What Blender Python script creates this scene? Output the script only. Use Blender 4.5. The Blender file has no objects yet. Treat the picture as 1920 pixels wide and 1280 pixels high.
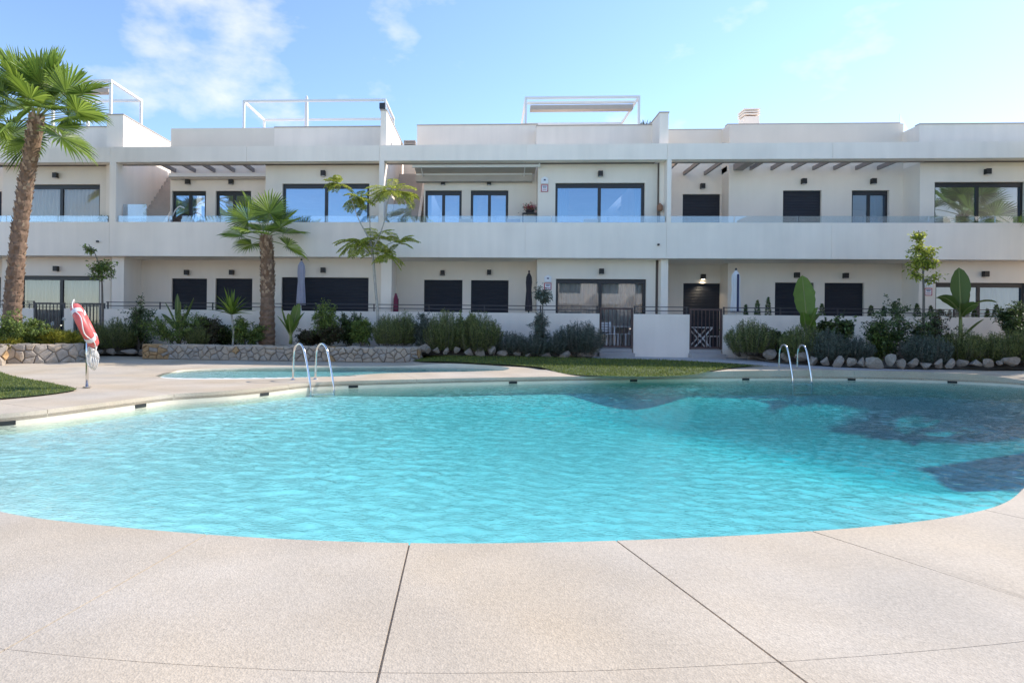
import bpy, bmesh, math, random
import numpy as np
from mathutils import Vector, Matrix, noise
from mathutils.geometry import delaunay_2d_cdt

random.seed(7); np.random.seed(7)
sc = bpy.context.scene
col = sc.collection
R = math.radians

# ------------------------------------------------------------------ camera
EYE = 1.15; FPX = 1150.0; PX0 = 848.0; PY0 = 612.0
YAW = math.atan(67 / 1150); ROLL = R(0.63)
_f = Vector((-math.sin(YAW), math.cos(YAW), 0)); _r = Vector((math.cos(YAW), math.sin(YAW), 0)); _u = Vector((0, 0, 1))
_r2 = _r * math.cos(ROLL) + _u * math.sin(ROLL); _u2 = -_r * math.sin(ROLL) + _u * math.cos(ROLL)
cam = bpy.data.cameras.new('camera'); camo = bpy.data.objects.new('camera', cam); col.objects.link(camo)
cam.sensor_width = 36; cam.sensor_fit = 'HORIZONTAL'; cam.lens = FPX / 1920 * 36
cam.shift_x = (960 - PX0) / 1920; cam.shift_y = (PY0 - 640) / 1920
cam.clip_end = 5000; cam.clip_start = 0.05
m = Matrix((_r2, _u2, -_f)).transposed().to_4x4(); m.translation = (0, 0, EYE); camo.matrix_world = m
sc.camera = camo

# ------------------------------------------------------------------ sky, sun, exposure
SUN = Vector((1.15, 0.62, 1.0)).normalized()
sc.view_settings.view_transform = 'Standard'; sc.view_settings.look = 'None'
sc.view_settings.exposure = 1.23; sc.view_settings.gamma = 1.0
sc.cycles.use_denoising = True
sc.cycles.max_bounces = 8; sc.cycles.transparent_max_bounces = 16; sc.cycles.glossy_bounces = 3
sc.cycles.sample_clamp_indirect = 6
w = bpy.data.worlds.new('World'); sc.world = w; w.use_nodes = True
nt = w.node_tree; nt.nodes.clear()
N = nt.nodes.new; L = nt.links.new
wo = N('ShaderNodeOutputWorld'); bg = N('ShaderNodeBackground'); sky = N('ShaderNodeTexSky')
sky.sky_type = 'NISHITA'; sky.sun_disc = False
sky.sun_elevation = math.asin(SUN.z); sky.sun_rotation = math.atan2(SUN.x, SUN.y)
sky.air_density = 1.0; sky.dust_density = 0.15; sky.ozone_density = 2.2; sky.altitude = 0
bg.inputs['Strength'].default_value = 0.13
tc = N('ShaderNodeTexCoord'); mp = N('ShaderNodeMapping'); L(tc.outputs['Generated'], mp.inputs['Vector'])
mp.inputs['Scale'].default_value = (1.0, 1.0, 1.9); mp.inputs['Location'].default_value = (1.7, 0.6, 0.3)
n1 = N('ShaderNodeTexNoise'); n1.inputs['Scale'].default_value = 6.0; n1.inputs['Detail'].default_value = 7; n1.inputs['Roughness'].default_value = 0.55
L(mp.outputs['Vector'], n1.inputs['Vector'])
rp = N('ShaderNodeValToRGB'); rp.color_ramp.elements[0].position = 0.60; rp.color_ramp.elements[1].position = 0.80
cl_sum = None
for (dv, c0, amt) in ((Vector((-0.31, 0.80, 0.49)).normalized(), math.cos(R(16)), 0.13), (Vector((-0.43, 0.83, 0.30)).normalized(), math.cos(R(6)), 0.10)):
    dt = N('ShaderNodeVectorMath'); dt.operation = 'DOT_PRODUCT'; L(tc.outputs['Generated'], dt.inputs[0]); dt.inputs[1].default_value = dv
    mr = N('ShaderNodeMapRange'); mr.interpolation_type = 'SMOOTHSTEP'; L(dt.outputs['Value'], mr.inputs[0]); mr.inputs[1].default_value = c0; mr.inputs[2].default_value = 1; mr.inputs[3].default_value = 0; mr.inputs[4].default_value = amt
    ad = N('ShaderNodeMath'); ad.operation = 'ADD'; L(cl_sum if cl_sum else n1.outputs['Fac'], ad.inputs[0]); L(mr.outputs[0], ad.inputs[1]); cl_sum = ad.outputs[0]
L(cl_sum, rp.inputs['Fac'])
mxf = N('ShaderNodeMath'); mxf.operation = 'MULTIPLY'; mxf.inputs[1].default_value = 0.66; L(rp.outputs['Color'], mxf.inputs[0])
mx = N('ShaderNodeMix'); mx.data_type = 'RGBA'; L(mxf.outputs[0], mx.inputs[0])
mx.inputs[7].default_value = (4.0, 3.95, 4.05, 1)
tint = N('ShaderNodeMix'); tint.data_type = 'RGBA'; tint.blend_type = 'MULTIPLY'; tint.inputs[0].default_value = 1; tint.inputs[7].default_value = (0.88, 0.90, 0.95, 1)
L(sky.outputs['Color'], tint.inputs[6]); L(tint.outputs[2], mx.inputs[6])
L(mx.outputs[2], bg.inputs['Color']); L(bg.outputs[0], wo.inputs['Surface'])
sl = bpy.data.lights.new('sun', 'SUN'); sl.energy = 2.6; sl.angle = R(0.53); sl.color = (1.0, 0.93, 0.84)
so = bpy.data.objects.new('sun', sl); col.objects.link(so); so.location = (20, 12, 30)
so.rotation_euler = SUN.to_track_quat('Z', 'Y').to_euler()

# ------------------------------------------------------------------ geometry of the view -> metres in the place
def ray(px, py): return _f + _r2 * ((px - PX0) / FPX) + _u2 * ((PY0 - py) / FPX)
def at(px, py, Y):
    d = ray(px, py); t = Y / d.y
    return Vector((d.x * t, Y, EYE + d.z * t))
def atz(px, py, z=0.0):
    d = ray(px, py); t = (z - EYE) / d.z
    return Vector((d.x * t, d.y * t, z))
def bx(px, Y, py=420): return at(px, py, Y).x
def bz(py, Y, px=960): return at(px, py, Y).z

# ------------------------------------------------------------------ materials
MATS = {}
def mat(name, color, rough=0.6, metal=0.0, noise_scale=0, noise_amt=0.0, bump=0.0, bump_scale=60, spec=0.5, island=0.0, transl=0.0, streak=0.0, coord='Object', hue=None):
    mt = bpy.data.materials.new(name); mt.use_nodes = True; t = mt.node_tree; p = t.nodes['Principled BSDF']; MATS[name] = mt
    p.inputs['Base Color'].default_value = (*color, 1); p.inputs['Roughness'].default_value = rough; p.inputs['Metallic'].default_value = metal
    p.inputs['Specular IOR Level'].default_value = spec
    nn = t.nodes.new; ll = t.links.new
    cur = None
    tcn = nn('ShaderNodeTexCoord')
    def mul(fac_socket, lo, hi, prev):
        mr = nn('ShaderNodeMapRange'); ll(fac_socket, mr.inputs[0]); mr.inputs[1].default_value = 0.25; mr.inputs[2].default_value = 0.75
        mr.inputs[3].default_value = lo; mr.inputs[4].default_value = hi
        mm = nn('ShaderNodeMix'); mm.data_type = 'RGBA'; mm.blend_type = 'MULTIPLY'; mm.inputs[0].default_value = 1
        if prev is None: mm.inputs[6].default_value = (*color, 1)
        else: ll(prev, mm.inputs[6])
        ll(mr.outputs[0], mm.inputs[7]); return mm.outputs[2]
    if hue is not None:
        g = nn('ShaderNodeNewGeometry'); mm = nn('ShaderNodeMix'); mm.data_type = 'RGBA'; ll(g.outputs['Random Per Island'], mm.inputs[0])
        mm.inputs[6].default_value = (*color, 1); mm.inputs[7].default_value = (*hue, 1); cur = mm.outputs[2]
    if noise_scale:
        nz = nn('ShaderNodeTexNoise'); nz.inputs['Scale'].default_value = noise_scale; nz.inputs['Detail'].default_value = 5
        ll(tcn.outputs[coord], nz.inputs['Vector']); cur = mul(nz.outputs['Fac'], 1 - noise_amt, 1 + noise_amt * 0.6, cur)
    if streak:
        mpp = nn('ShaderNodeMapping'); mpp.inputs['Scale'].default_value = (3.0, 3.0, 0.25); ll(tcn.outputs[coord], mpp.inputs['Vector'])
        nz = nn('ShaderNodeTexNoise'); nz.inputs['Scale'].default_value = 1.2; nz.inputs['Detail'].default_value = 6; ll(mpp.outputs[0], nz.inputs['Vector'])
        cur = mul(nz.outputs['Fac'], 1 - streak, 1 + streak * 0.4, cur)
    if island:
        g = nn('ShaderNodeNewGeometry'); cur = mul(g.outputs['Random Per Island'], 1 - island, 1 + island, cur)
    if cur is not None: ll(cur, p.inputs['Base Color'])
    if bump:
        nz = nn('ShaderNodeTexNoise'); nz.inputs['Scale'].default_value = bump_scale; nz.inputs['Detail'].default_value = 4
        ll(tcn.outputs[coord], nz.inputs['Vector'])
        b = nn('ShaderNodeBump'); b.inputs['Strength'].default_value = bump; b.inputs['Distance'].default_value = 0.01
        ll(nz.outputs['Fac'], b.inputs['Height']); ll(b.outputs[0], p.inputs['Normal'])
    if transl:
        tr = nn('ShaderNodeBsdfTranslucent'); ms = nn('ShaderNodeMixShader'); ms.inputs[0].default_value = transl
        if cur is not None: ll(cur, tr.inputs['Color'])
        else: tr.inputs['Color'].default_value = (*color, 1)
        o = t.nodes['Material Output']; ll(p.outputs[0], ms.inputs[1]); ll(tr.outputs[0], ms.inputs[2]); ll(ms.outputs[0], o.inputs['Surface'])
    return mt

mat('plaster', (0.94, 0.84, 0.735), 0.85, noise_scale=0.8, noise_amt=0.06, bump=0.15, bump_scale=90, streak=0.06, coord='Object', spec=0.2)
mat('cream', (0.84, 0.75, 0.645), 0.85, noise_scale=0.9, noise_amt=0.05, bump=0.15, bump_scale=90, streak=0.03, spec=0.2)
mat('brown', (0.13, 0.10, 0.085), 0.7, noise_scale=2, noise_amt=0.1)
mat('taupe', (0.27, 0.235, 0.22), 0.65, noise_scale=3, noise_amt=0.1)
mat('anthracite', (0.018, 0.02, 0.026), 0.4)
mat('shutter', (0.022, 0.026, 0.038), 0.5, noise_scale=2, noise_amt=0.1)
mat('white_metal', (0.78, 0.77, 0.76), 0.4)
mat('steel', (0.75, 0.75, 0.74), 0.12, 1.0)
mat('rust_metal', (0.085, 0.05, 0.045), 0.55)
mat('rail_metal', (0.06, 0.055, 0.06), 0.5)
mat('lamp_black', (0.01, 0.01, 0.01), 0.5)
mat('interior', (0.25, 0.23, 0.2), 0.9)
mat('curtain', (0.75, 0.72, 0.66), 0.9, transl=0.3, streak=0.1)
mat('coping', (0.72, 0.64, 0.5), 0.8, noise_scale=3, noise_amt=0.08, bump=0.2)
mat('paving', (0.42, 0.40, 0.39), 0.85, noise_scale=2.0, noise_amt=0.12, bump=0.3, bump_scale=120)
mat('soil', (0.11, 0.085, 0.06), 0.95, noise_scale=6, noise_amt=0.3, bump=0.8, bump_scale=25)
mat('lawn', (0.065, 0.095, 0.02), 0.9, noise_scale=1.6, noise_amt=0.3, bump=0.6, bump_scale=70)
mat('grass', (0.10, 0.16, 0.025), 0.6, hue=(0.22, 0.24, 0.05), transl=0.35, island=0.25)
mat('mortar', (0.17, 0.14, 0.11), 0.95, noise_scale=10, noise_amt=0.3)
mat('stone', (0.47, 0.385, 0.295), 0.9, noise_scale=7, noise_amt=0.25, bump=0.7, bump_scale=22)
mat('stone_ochre', (0.46, 0.29, 0.14), 0.9, noise_scale=7, noise_amt=0.25, bump=0.7, bump_scale=22)
mat('stone_grey', (0.40, 0.345, 0.285), 0.9, noise_scale=7, noise_amt=0.25, bump=0.7, bump_scale=22)
mat('boulder', (0.33, 0.28, 0.23), 0.9, noise_scale=5, noise_amt=0.3, bump=0.8, bump_scale=14)
mat('pool_floor', (0.76, 0.77, 0.74), 0.7, noise_scale=5, noise_amt=0.22)
mat('slot_dark', (0.01, 0.012, 0.012), 0.6)
mat('bark_palm', (0.23, 0.145, 0.095), 0.9, noise_scale=9, noise_amt=0.45, bump=1.0, bump_scale=18)
mat('boot', (0.27, 0.15, 0.085), 0.85, hue=(0.34, 0.25, 0.17), island=0.3)
mat('bark', (0.19, 0.16, 0.13), 0.9, noise_scale=12, noise_amt=0.3, bump=0.6, bump_scale=30)
mat('bark_pale', (0.42, 0.39, 0.34), 0.85, noise_scale=14, noise_amt=0.25, bump=0.5, bump_scale=30)
mat('palm_leaf', (0.12, 0.205, 0.026), 0.42, hue=(0.26, 0.34, 0.055), transl=0.42, island=0.25)
mat('petiole', (0.22, 0.24, 0.07), 0.5)
mat('leaf_dark', (0.055, 0.095, 0.032), 0.5, hue=(0.12, 0.165, 0.05), transl=0.25, island=0.35)
mat('leaf_mid', (0.115, 0.19, 0.04), 0.5, hue=(0.23, 0.29, 0.07), transl=0.3, island=0.3)
mat('leaf_lime', (0.319, 0.392, 0.051), 0.5, hue=(0.551, 0.551, 0.102), transl=0.5, island=0.3)
mat('leaf_blue', (0.094, 0.125, 0.088), 0.6, hue=(0.163, 0.188, 0.150), transl=0.2, island=0.3)
mat('leaf_rosemary', (0.105, 0.14, 0.045), 0.55, hue=(0.24, 0.265, 0.085), transl=0.2, island=0.35)
mat('leaf_red', (0.090, 0.048, 0.030), 0.5, hue=(0.060, 0.084, 0.030), transl=0.25, island=0.35)
mat('leaf_banana', (0.15, 0.23, 0.035), 0.4, noise_scale=5, noise_amt=0.15, transl=0.4)
mat('leaf_yellow', (0.25, 0.27, 0.03), 0.5, hue=(0.35, 0.33, 0.05), transl=0.4, island=0.25)
mat('flower_white', (0.8, 0.8, 0.78), 0.7)
mat('flower_red', (0.5, 0.03, 0.04), 0.6, hue=(0.75, 0.25, 0.3))
mat('red', (0.70, 0.13, 0.12), 0.45, noise_scale=8, noise_amt=0.15)
mat('rope', (0.75, 0.74, 0.70), 0.9)
mat('fabric_lilac', (0.36, 0.36, 0.45), 0.9, noise_scale=4, noise_amt=0.1)
mat('fabric_dark', (0.035, 0.03, 0.035), 0.9)
mat('fabric_navy', (0.04, 0.045, 0.10), 0.9)
mat('fabric_white', (0.72, 0.71, 0.72), 0.9)
mat('fabric_beige', (0.47, 0.41, 0.36), 0.9, noise_scale=3, noise_amt=0.08)
mat('fabric_maroon', (0.16, 0.02, 0.05), 0.8)
mat('sign_white', (0.78, 0.78, 0.8), 0.5); mat('sign_red', (0.45, 0.05, 0.09), 0.5); mat('sign_blue', (0.06, 0.07, 0.16), 0.5)
mat('terracotta', (0.3, 0.15, 0.09), 0.8)
mat('step_stone', (0.52, 0.45, 0.40), 0.8, noise_scale=4, noise_amt=0.12)
mat('rubber', (0.05, 0.05, 0.05), 0.8)
mat('far_ground', (0.3, 0.27, 0.22), 0.95, noise_scale=0.2, noise_amt=0.2)

# exposed-aggregate deck: fine pebble speckle, larger soft stains
def deck_mat(name, base):
    mt = bpy.data.materials.new(name); mt.use_nodes = True; t = mt.node_tree; p = t.nodes['Principled BSDF']; MATS[name] = mt
    nn = t.nodes.new; ll = t.links.new; tcn = nn('ShaderNodeTexCoord')
    def nz(scale, det, lo, hi, a, b):
        n = nn('ShaderNodeTexNoise'); n.inputs['Scale'].default_value = scale; n.inputs['Detail'].default_value = det; ll(tcn.outputs['Object'], n.inputs['Vector'])
        r = nn('ShaderNodeMapRange'); r.inputs[1].default_value = lo; r.inputs[2].default_value = hi; r.inputs[3].default_value = a; r.inputs[4].default_value = b
        ll(n.outputs['Fac'], r.inputs[0]); return r.outputs[0], n.outputs['Fac']
    v = nn('ShaderNodeTexVoronoi'); v.inputs['Scale'].default_value = 130; ll(tcn.outputs['Object'], v.inputs['Vector'])
    sep = nn('ShaderNodeSeparateColor'); ll(v.outputs['Color'], sep.inputs[0])
    r1 = nn('ShaderNodeMapRange'); ll(sep.outputs[0], r1.inputs[0]); r1.inputs[3].default_value = 0.9; r1.inputs[4].default_value = 1.06
    v2 = nn('ShaderNodeTexVoronoi'); v2.inputs['Scale'].default_value = 22; ll(tcn.outputs['Object'], v2.inputs['Vector'])
    r2 = nn('ShaderNodeMapRange'); ll(v2.outputs['Distance'], r2.inputs[0]); r2.inputs[1].default_value = 0.05; r2.inputs[2].default_value = 0.12; r2.inputs[3].default_value = 0.8; r2.inputs[4].default_value = 1.0
    a, _ = nz(1.3, 7, 0.3, 0.7, 0.86, 1.07); b, _ = nz(45, 3, 0.3, 0.7, 0.91, 1.06); c, cf = nz(0.6, 5, 0.35, 0.65, 0, 1)
    mm0 = nn('ShaderNodeMix'); mm0.data_type = 'RGBA'; ll(c, mm0.inputs[0]); mm0.inputs[6].default_value = (*base, 1)
    mm0.inputs[7].default_value = (base[0] * 1.0, base[1] * 0.93, base[2] * 0.82, 1); cur = mm0.outputs[2]
    for s in (r1.outputs[0], r2.outputs[0], a, b):
        mm = nn('ShaderNodeMix'); mm.data_type = 'RGBA'; mm.blend_type = 'MULTIPLY'; mm.inputs[0].default_value = 1
        ll(cur, mm.inputs[6]); ll(s, mm.inputs[7]); cur = mm.outputs[2]
    ll(cur, p.inputs['Base Color']); p.inputs['Roughness'].default_value = 0.85; p.inputs['Specular IOR Level'].default_value = 0.25
    bp = nn('ShaderNodeBump'); bp.inputs['Strength'].default_value = 0.35; bp.inputs['Distance'].default_value = 0.004; ll(v.outputs['Distance'], bp.inputs['Height']); ll(bp.outputs[0], p.inputs['Normal'])
deck_mat('deck', (0.55, 0.478, 0.392))

def glass_mat(name, tint, refl, rough=0.0, gc=(0.95, 0.97, 1.0)):
    mt = bpy.data.materials.new(name); mt.use_nodes = True; t = mt.node_tree; t.nodes.clear(); MATS[name] = mt
    nn = t.nodes.new; ll = t.links.new
    o = nn('ShaderNodeOutputMaterial'); ms = nn('ShaderNodeMixShader'); tr = nn('ShaderNodeBsdfTransparent'); gl = nn('ShaderNodeBsdfGlossy')
    tr.inputs[0].default_value = (*tint, 1); gl.inputs['Roughness'].default_value = rough; gl.inputs['Color'].default_value = (*gc, 1)
    fr = nn('ShaderNodeFresnel'); fr.inputs[0].default_value = 1.5
    mr = nn('ShaderNodeMapRange'); ll(fr.outputs[0], mr.inputs[0]); mr.inputs[1].default_value = 0.04; mr.inputs[3].default_value = refl; mr.inputs[4].default_value = 1
    ll(mr.outputs[0], ms.inputs[0]); ll(tr.outputs[0], ms.inputs[1]); ll(gl.outputs[0], ms.inputs[2]); ll(ms.outputs[0], o.inputs[0])
glass_mat('window_glass', (0.4, 0.5, 0.6), 0.42, gc=(0.52, 0.74, 1.0))
glass_mat('sheer_glass', (0.86, 0.88, 0.9), 0.12)
glass_mat('rail_glass', (0.80, 0.87, 0.92), 0.16)

def water_mat():
    mt = bpy.data.materials.new('water'); mt.use_nodes = True; t = mt.node_tree; t.nodes.clear(); MATS['water'] = mt
    nn = t.nodes.new; ll = t.links.new
    o = nn('ShaderNodeOutputMaterial'); ms = nn('ShaderNodeMixShader'); tr = nn('ShaderNodeBsdfTransparent'); gl = nn('ShaderNodeBsdfGlossy')
    gl.inputs['Roughness'].default_value = 0.02
    lw = nn('ShaderNodeLayerWeight'); lw.inputs['Blend'].default_value = 0.5
    pw = nn('ShaderNodeMath'); pw.operation = 'POWER'; pw.inputs[1].default_value = 5; ll(lw.outputs['Facing'], pw.inputs[0])
    fr = nn('ShaderNodeMath'); fr.operation = 'MULTIPLY_ADD'; fr.inputs[1].default_value = 0.98; fr.inputs[2].default_value = 0.02; ll(pw.outputs[0], fr.inputs[0])
    tcn = nn('ShaderNodeTexCoord'); nz = nn('ShaderNodeTexNoise'); nz.inputs['Scale'].default_value = 24; nz.inputs['Detail'].default_value = 3
    mpp = nn('ShaderNodeMapping'); mpp.inputs['Scale'].default_value = (1, 1.6, 1); ll(tcn.outputs['Object'], mpp.inputs[0]); ll(mpp.outputs[0], nz.inputs['Vector'])
    bp = nn('ShaderNodeBump'); bp.inputs['Strength'].default_value = 0.7; bp.inputs['Distance'].default_value = 0.015; ll(nz.outputs['Fac'], bp.inputs['Height'])
    ll(bp.outputs[0], lw.inputs['Normal']); ll(bp.outputs[0], gl.inputs['Normal'])
    va = nn('ShaderNodeVolumeAbsorption'); va.inputs['Color'].default_value = (0.15, 0.835, 0.865, 1); va.inputs['Density'].default_value = 0.9
    ll(fr.outputs[0], ms.inputs[0]); ll(tr.outputs[0], ms.inputs[1]); ll(gl.outputs[0], ms.inputs[2]); ll(ms.outputs[0], o.inputs['Surface']); ll(va.outputs[0], o.inputs['Volume'])
water_mat()
def emit_mat(name, c, s):
    mt = bpy.data.materials.new(name); mt.use_nodes = True; p = mt.node_tree.nodes['Principled BSDF']; MATS[name] = mt
    p.inputs['Emission Color'].default_value = (*c, 1); p.inputs['Emission Strength'].default_value = s
emit_mat('lamp_glow', (1, 0.85, 0.6), 3)

# ------------------------------------------------------------------ builders
def tag(o, label=None, cat=None, group=None, kind=None):
    if label: o['label'] = label
    if cat: o['category'] = cat
    if group: o['group'] = group
    if kind: o['kind'] = kind
    return o
def empty(name, loc=(0, 0, 0), rz=0):
    o = bpy.data.objects.new(name, None); col.objects.link(o); o.location = loc; o.rotation_euler = (0, 0, rz); o.empty_display_size = 0.1
    return o
def link(name, me, parent=None, loc=None, mats=()):
    for k in mats: me.materials.append(MATS[k])
    o = bpy.data.objects.new(name, me); col.objects.link(o)
    if parent is not None: o.parent = parent
    if loc is not None: o.location = loc
    return o
class MB:
    def __init__(s): s.v = []; s.f = []; s.mi = []; s.sm = False
    def poly(s, pts, faces, mi=0):
        b = len(s.v); s.v += [tuple(p) for p in pts]; s.f += [tuple(b + i for i in f) for f in faces]; s.mi += [mi] * len(faces); return s
    def box(s, x0, x1, y0, y1, z0, z1, mi=0):
        return s.poly([(x0, y0, z0), (x1, y0, z0), (x1, y1, z0), (x0, y1, z0), (x0, y0, z1), (x1, y0, z1), (x1, y1, z1), (x0, y1, z1)],
                      [(0, 3, 2, 1), (4, 5, 6, 7), (0, 1, 5, 4), (1, 2, 6, 5), (2, 3, 7, 6), (3, 0, 4, 7)], mi)
    def bar(s, a, b, w, h, mi=0):
        a = Vector(a); b = Vector(b); d = (b - a).normalized(); up = Vector((0, 0, 1)) if abs(d.z) < 0.95 else Vector((0, 1, 0))
        r = d.cross(up).normalized(); u = r.cross(d); r = r * w / 2; u = u * h / 2
        return s.poly([a - r - u, a + r - u, a + r + u, a - r + u, b - r - u, b + r - u, b + r + u, b - r + u],
                      [(0, 3, 2, 1), (4, 5, 6, 7), (0, 1, 5, 4), (1, 2, 6, 5), (2, 3, 7, 6), (3, 0, 4, 7)], mi)
    def tube(s, pts, rad, n=8, mi=0, cap=True):
        pts = [Vector(p) for p in pts]; rads = rad if hasattr(rad, '__len__') else [rad] * len(pts); b = len(s.v); prev = None
        for i, p in enumerate(pts):
            d = (pts[min(i + 1, len(pts) - 1)] - pts[max(i - 1, 0)]).normalized()
            if prev is None:
                r = d.cross(Vector((0.31, 0.9, 0.17))).normalized()
            else:
                r = (prev - d * prev.dot(d)).normalized()
            prev = r; u = d.cross(r)
            for k in range(n):
                a = 2 * math.pi * k / n; s.v.append(tuple(p + (r * math.cos(a) + u * math.sin(a)) * rads[i]))
        for i in range(len(pts) - 1):
            for k in range(n):
                s.f.append((b + i * n + k, b + i * n + (k + 1) % n, b + (i + 1) * n + (k + 1) % n, b + (i + 1) * n + k)); s.mi.append(mi)
        if cap:
            s.f.append(tuple(b + k for k in reversed(range(n)))); s.mi.append(mi)
            s.f.append(tuple(b + (len(pts) - 1) * n + k for k in range(n))); s.mi.append(mi)
        return s
    def lathe(s, prof, n=16, c=(0, 0, 0), mi=0, fold=0.0, nf=6):
        b = len(s.v)
        for (r, z) in prof:
            for k in range(n):
                a = 2 * math.pi * k / n; rr = r * (1 + fold * math.cos(a * nf)); s.v.append((c[0] + rr * math.cos(a), c[1] + rr * math.sin(a), c[2] + z))
        for i in range(len(prof) - 1):
            for k in range(n):
                s.f.append((b + i * n + k, b + i * n + (k + 1) % n, b + (i + 1) * n + (k + 1) % n, b + (i + 1) * n + k)); s.mi.append(mi)
        s.f.append(tuple(b + k for k in reversed(range(n)))); s.mi.append(mi)
        s.f.append(tuple(b + (len(prof) - 1) * n + k for k in range(n))); s.mi.append(mi)
        return s
    def mesh(s, name, mats, smooth=False):
        me = bpy.data.meshes.new(name); me.from_pydata(s.v, [], s.f)
        for k in mats: me.materials.append(MATS[k])
        if len(mats) > 1: me.polygons.foreach_set('material_index', s.mi)
        if smooth: me.polygons.foreach_set('use_smooth', [True] * len(me.polygons))
        me.update(); return me
    def build(s, name, mats, parent=None, smooth=False, bevel=0):
        if isinstance(mats, str): mats = [mats]
        o = link(name, s.mesh(name, mats, smooth), parent)
        if bevel:
            md = o.modifiers.new('bevel', 'BEVEL'); md.width = bevel; md.segments = 2; md.limit_method = 'ANGLE'
        return o
def npmesh(name, V, F, mats, smooth=False, mi=None):
    """V (n,3), F (m,k) with one face size"""
    me = bpy.data.meshes.new(name); V = np.asarray(V, np.float32); F = np.asarray(F, np.int32); k = F.shape[1]
    me.vertices.add(len(V)); me.vertices.foreach_set('co', V.ravel()); me.loops.add(F.size); me.loops.foreach_set('vertex_index', F.ravel())
    me.polygons.add(len(F)); me.polygons.foreach_set('loop_start', np.arange(0, F.size, k, dtype=np.int32))
    try: me.polygons.foreach_set('loop_total', np.full(len(F), k, np.int32))
    except Exception: pass
    for q in mats: me.materials.append(MATS[q])
    if mi is not None: me.polygons.foreach_set('material_index', np.asarray(mi, np.int32))
    if smooth: me.polygons.foreach_set('use_smooth', np.ones(len(F), bool))
    me.update(calc_edges=True); me.validate(); return me
def inside(poly, x, y):
    c = False; n = len(poly); j = n - 1
    for i in range(n):
        xi, yi = poly[i]; xj, yj = poly[j]
        if (yi > y) != (yj > y) and x < (xj - xi) * (y - yi) / (yj - yi) + xi: c = not c
        j = i
    return c
def inside_np(poly, X, Y):
    c = np.zeros(X.shape, bool); n = len(poly); j = n - 1
    for i in range(n):
        xi, yi = poly[i]; xj, yj = poly[j]
        if yi != yj: c ^= ((yi > Y) != (yj > Y)) & (X < (xj - xi) * (Y - yi) / (yj - yi) + xi)
        j = i
    return c
def spline(pts, per=12, closed=True):
    out = []; n = len(pts)
    rng = range(n) if closed else range(n - 1)
    for i in rng:
        g = lambda k: Vector(pts[k % n]) if closed else Vector(pts[max(0, min(n - 1, k))])
        p0, p1, p2, p3 = g(i - 1), g(i), g(i + 1), g(i + 2)
        for s in range(per):
            t = s / per
            out.append(0.5 * ((2 * p1) + (p2 - p0) * t + (2 * p0 - 5 * p1 + 4 * p2 - p3) * t * t + (3 * p1 - p0 - 3 * p2 + p3) * t ** 3))
    if not closed: out.append(Vector(pts[-1]))
    return [(p.x, p.y) for p in out]

# ------------------------------------------------------------------ ground shape
def sm(a, b, x):
    t = max(0.0, min(1.0, (x - a) / (b - a))); return t * t * (3 - 2 * t)
def g(x, y):
    ys = 13.6 + 1.8 * sm(-1.0, 2.0, x); h = 0.05 * sm(ys, ys + 0.7, y)
    rt = sm(-2.6, -1.0, x)
    lo = 0.05 * sm(18.4, 20, y)
    hi = 0.17 * max(0, min(1, (y - 15.0) / 4.3))
    return h + lo * (1 - rt) + hi * rt

far_px = [(0, 777), (87, 768), (180, 756), (263, 746), (323, 738), (410, 734), (500, 726), (545, 720.5), (575, 717), (633, 714.5), (789, 710.5), (964, 707), (1140, 704.8), (1280, 702.8), (1450, 701.8), (1620, 702.8), (1780, 707), (1920, 714)]
near_px = [(1922, 905), (1908, 932), (1880, 948), (1820, 963), (1750, 975), (1600, 990), (1400, 1003), (1162, 1013), (960, 1018), (777, 1018.5), (600, 1013.5), (400, 1003), (200, 985), (0, 962)]
ppts = [tuple(atz(a, b).xy) for a, b in far_px] + [(13.0, 12.6), (13.0, 11.2), (10.6, 9.2), (7.4, 7.6), (5.2, 6.0), (4.35, 5.1)] + [tuple(atz(a, b).xy) for a, b in near_px] + [(-3.9, 4.05), (-5.1, 4.6), (-6.05, 5.4), (-6.45, 6.3), (-6.4, 7.0)]
POOL = spline(ppts, 8)
kp = [(300, 701), (335, 693), (430, 689), (560, 686.5), (700, 685.5), (840, 686), (925, 689), (955, 693), (900, 698), (780, 700), (640, 702), (520, 704), (400, 705), (335, 704.5)]
def resample(P, d, smooth):
    k = len(P); S = [0]
    for i in range(k): S.append(S[-1] + math.dist(P[i], P[(i + 1) % k]))
    m_ = int(S[-1] / d); out = []; j = 0
    for q in range(m_):
        t = S[-1] * q / m_
        while S[j + 1] < t: j += 1
        u = (t - S[j]) / max(1e-9, S[j + 1] - S[j]); a, b = P[j], P[(j + 1) % k]; out.append((a[0] + (b[0] - a[0]) * u, a[1] + (b[1] - a[1]) * u))
    for _ in range(smooth): out = [((out[i - 1][0] + 2 * out[i][0] + out[(i + 1) % m_][0]) / 4, (out[i - 1][1] + 2 * out[i][1] + out[(i + 1) % m_][1]) / 4) for i in range(m_)]
    return out
POOL = resample(POOL, 0.07, 40)
KIDS = spline([tuple(atz(a, b, 0.05).xy) for a, b in kp], 6)

def offset_curve(P, d):
    n = len(P); out = []
    for i in range(n):
        a = Vector(P[i - 2]); b = Vector(P[(i + 2) % n]); t = (b - a).normalized(); nn_ = Vector((t.y, -t.x))
        out.append(Vector(P[i]) + nn_ * d)
    return [(p.x, p.y) for p in out]
def area(P): return sum(P[i - 1][0] * P[i][1] - P[i][0] * P[i - 1][1] for i in range(len(P))) / 2
if area(POOL) < 0: POOL.reverse()
if area(KIDS) < 0: KIDS.reverse()
# counter-clockwise: the outward normal of (t) is (t.y, -t.x)

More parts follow.
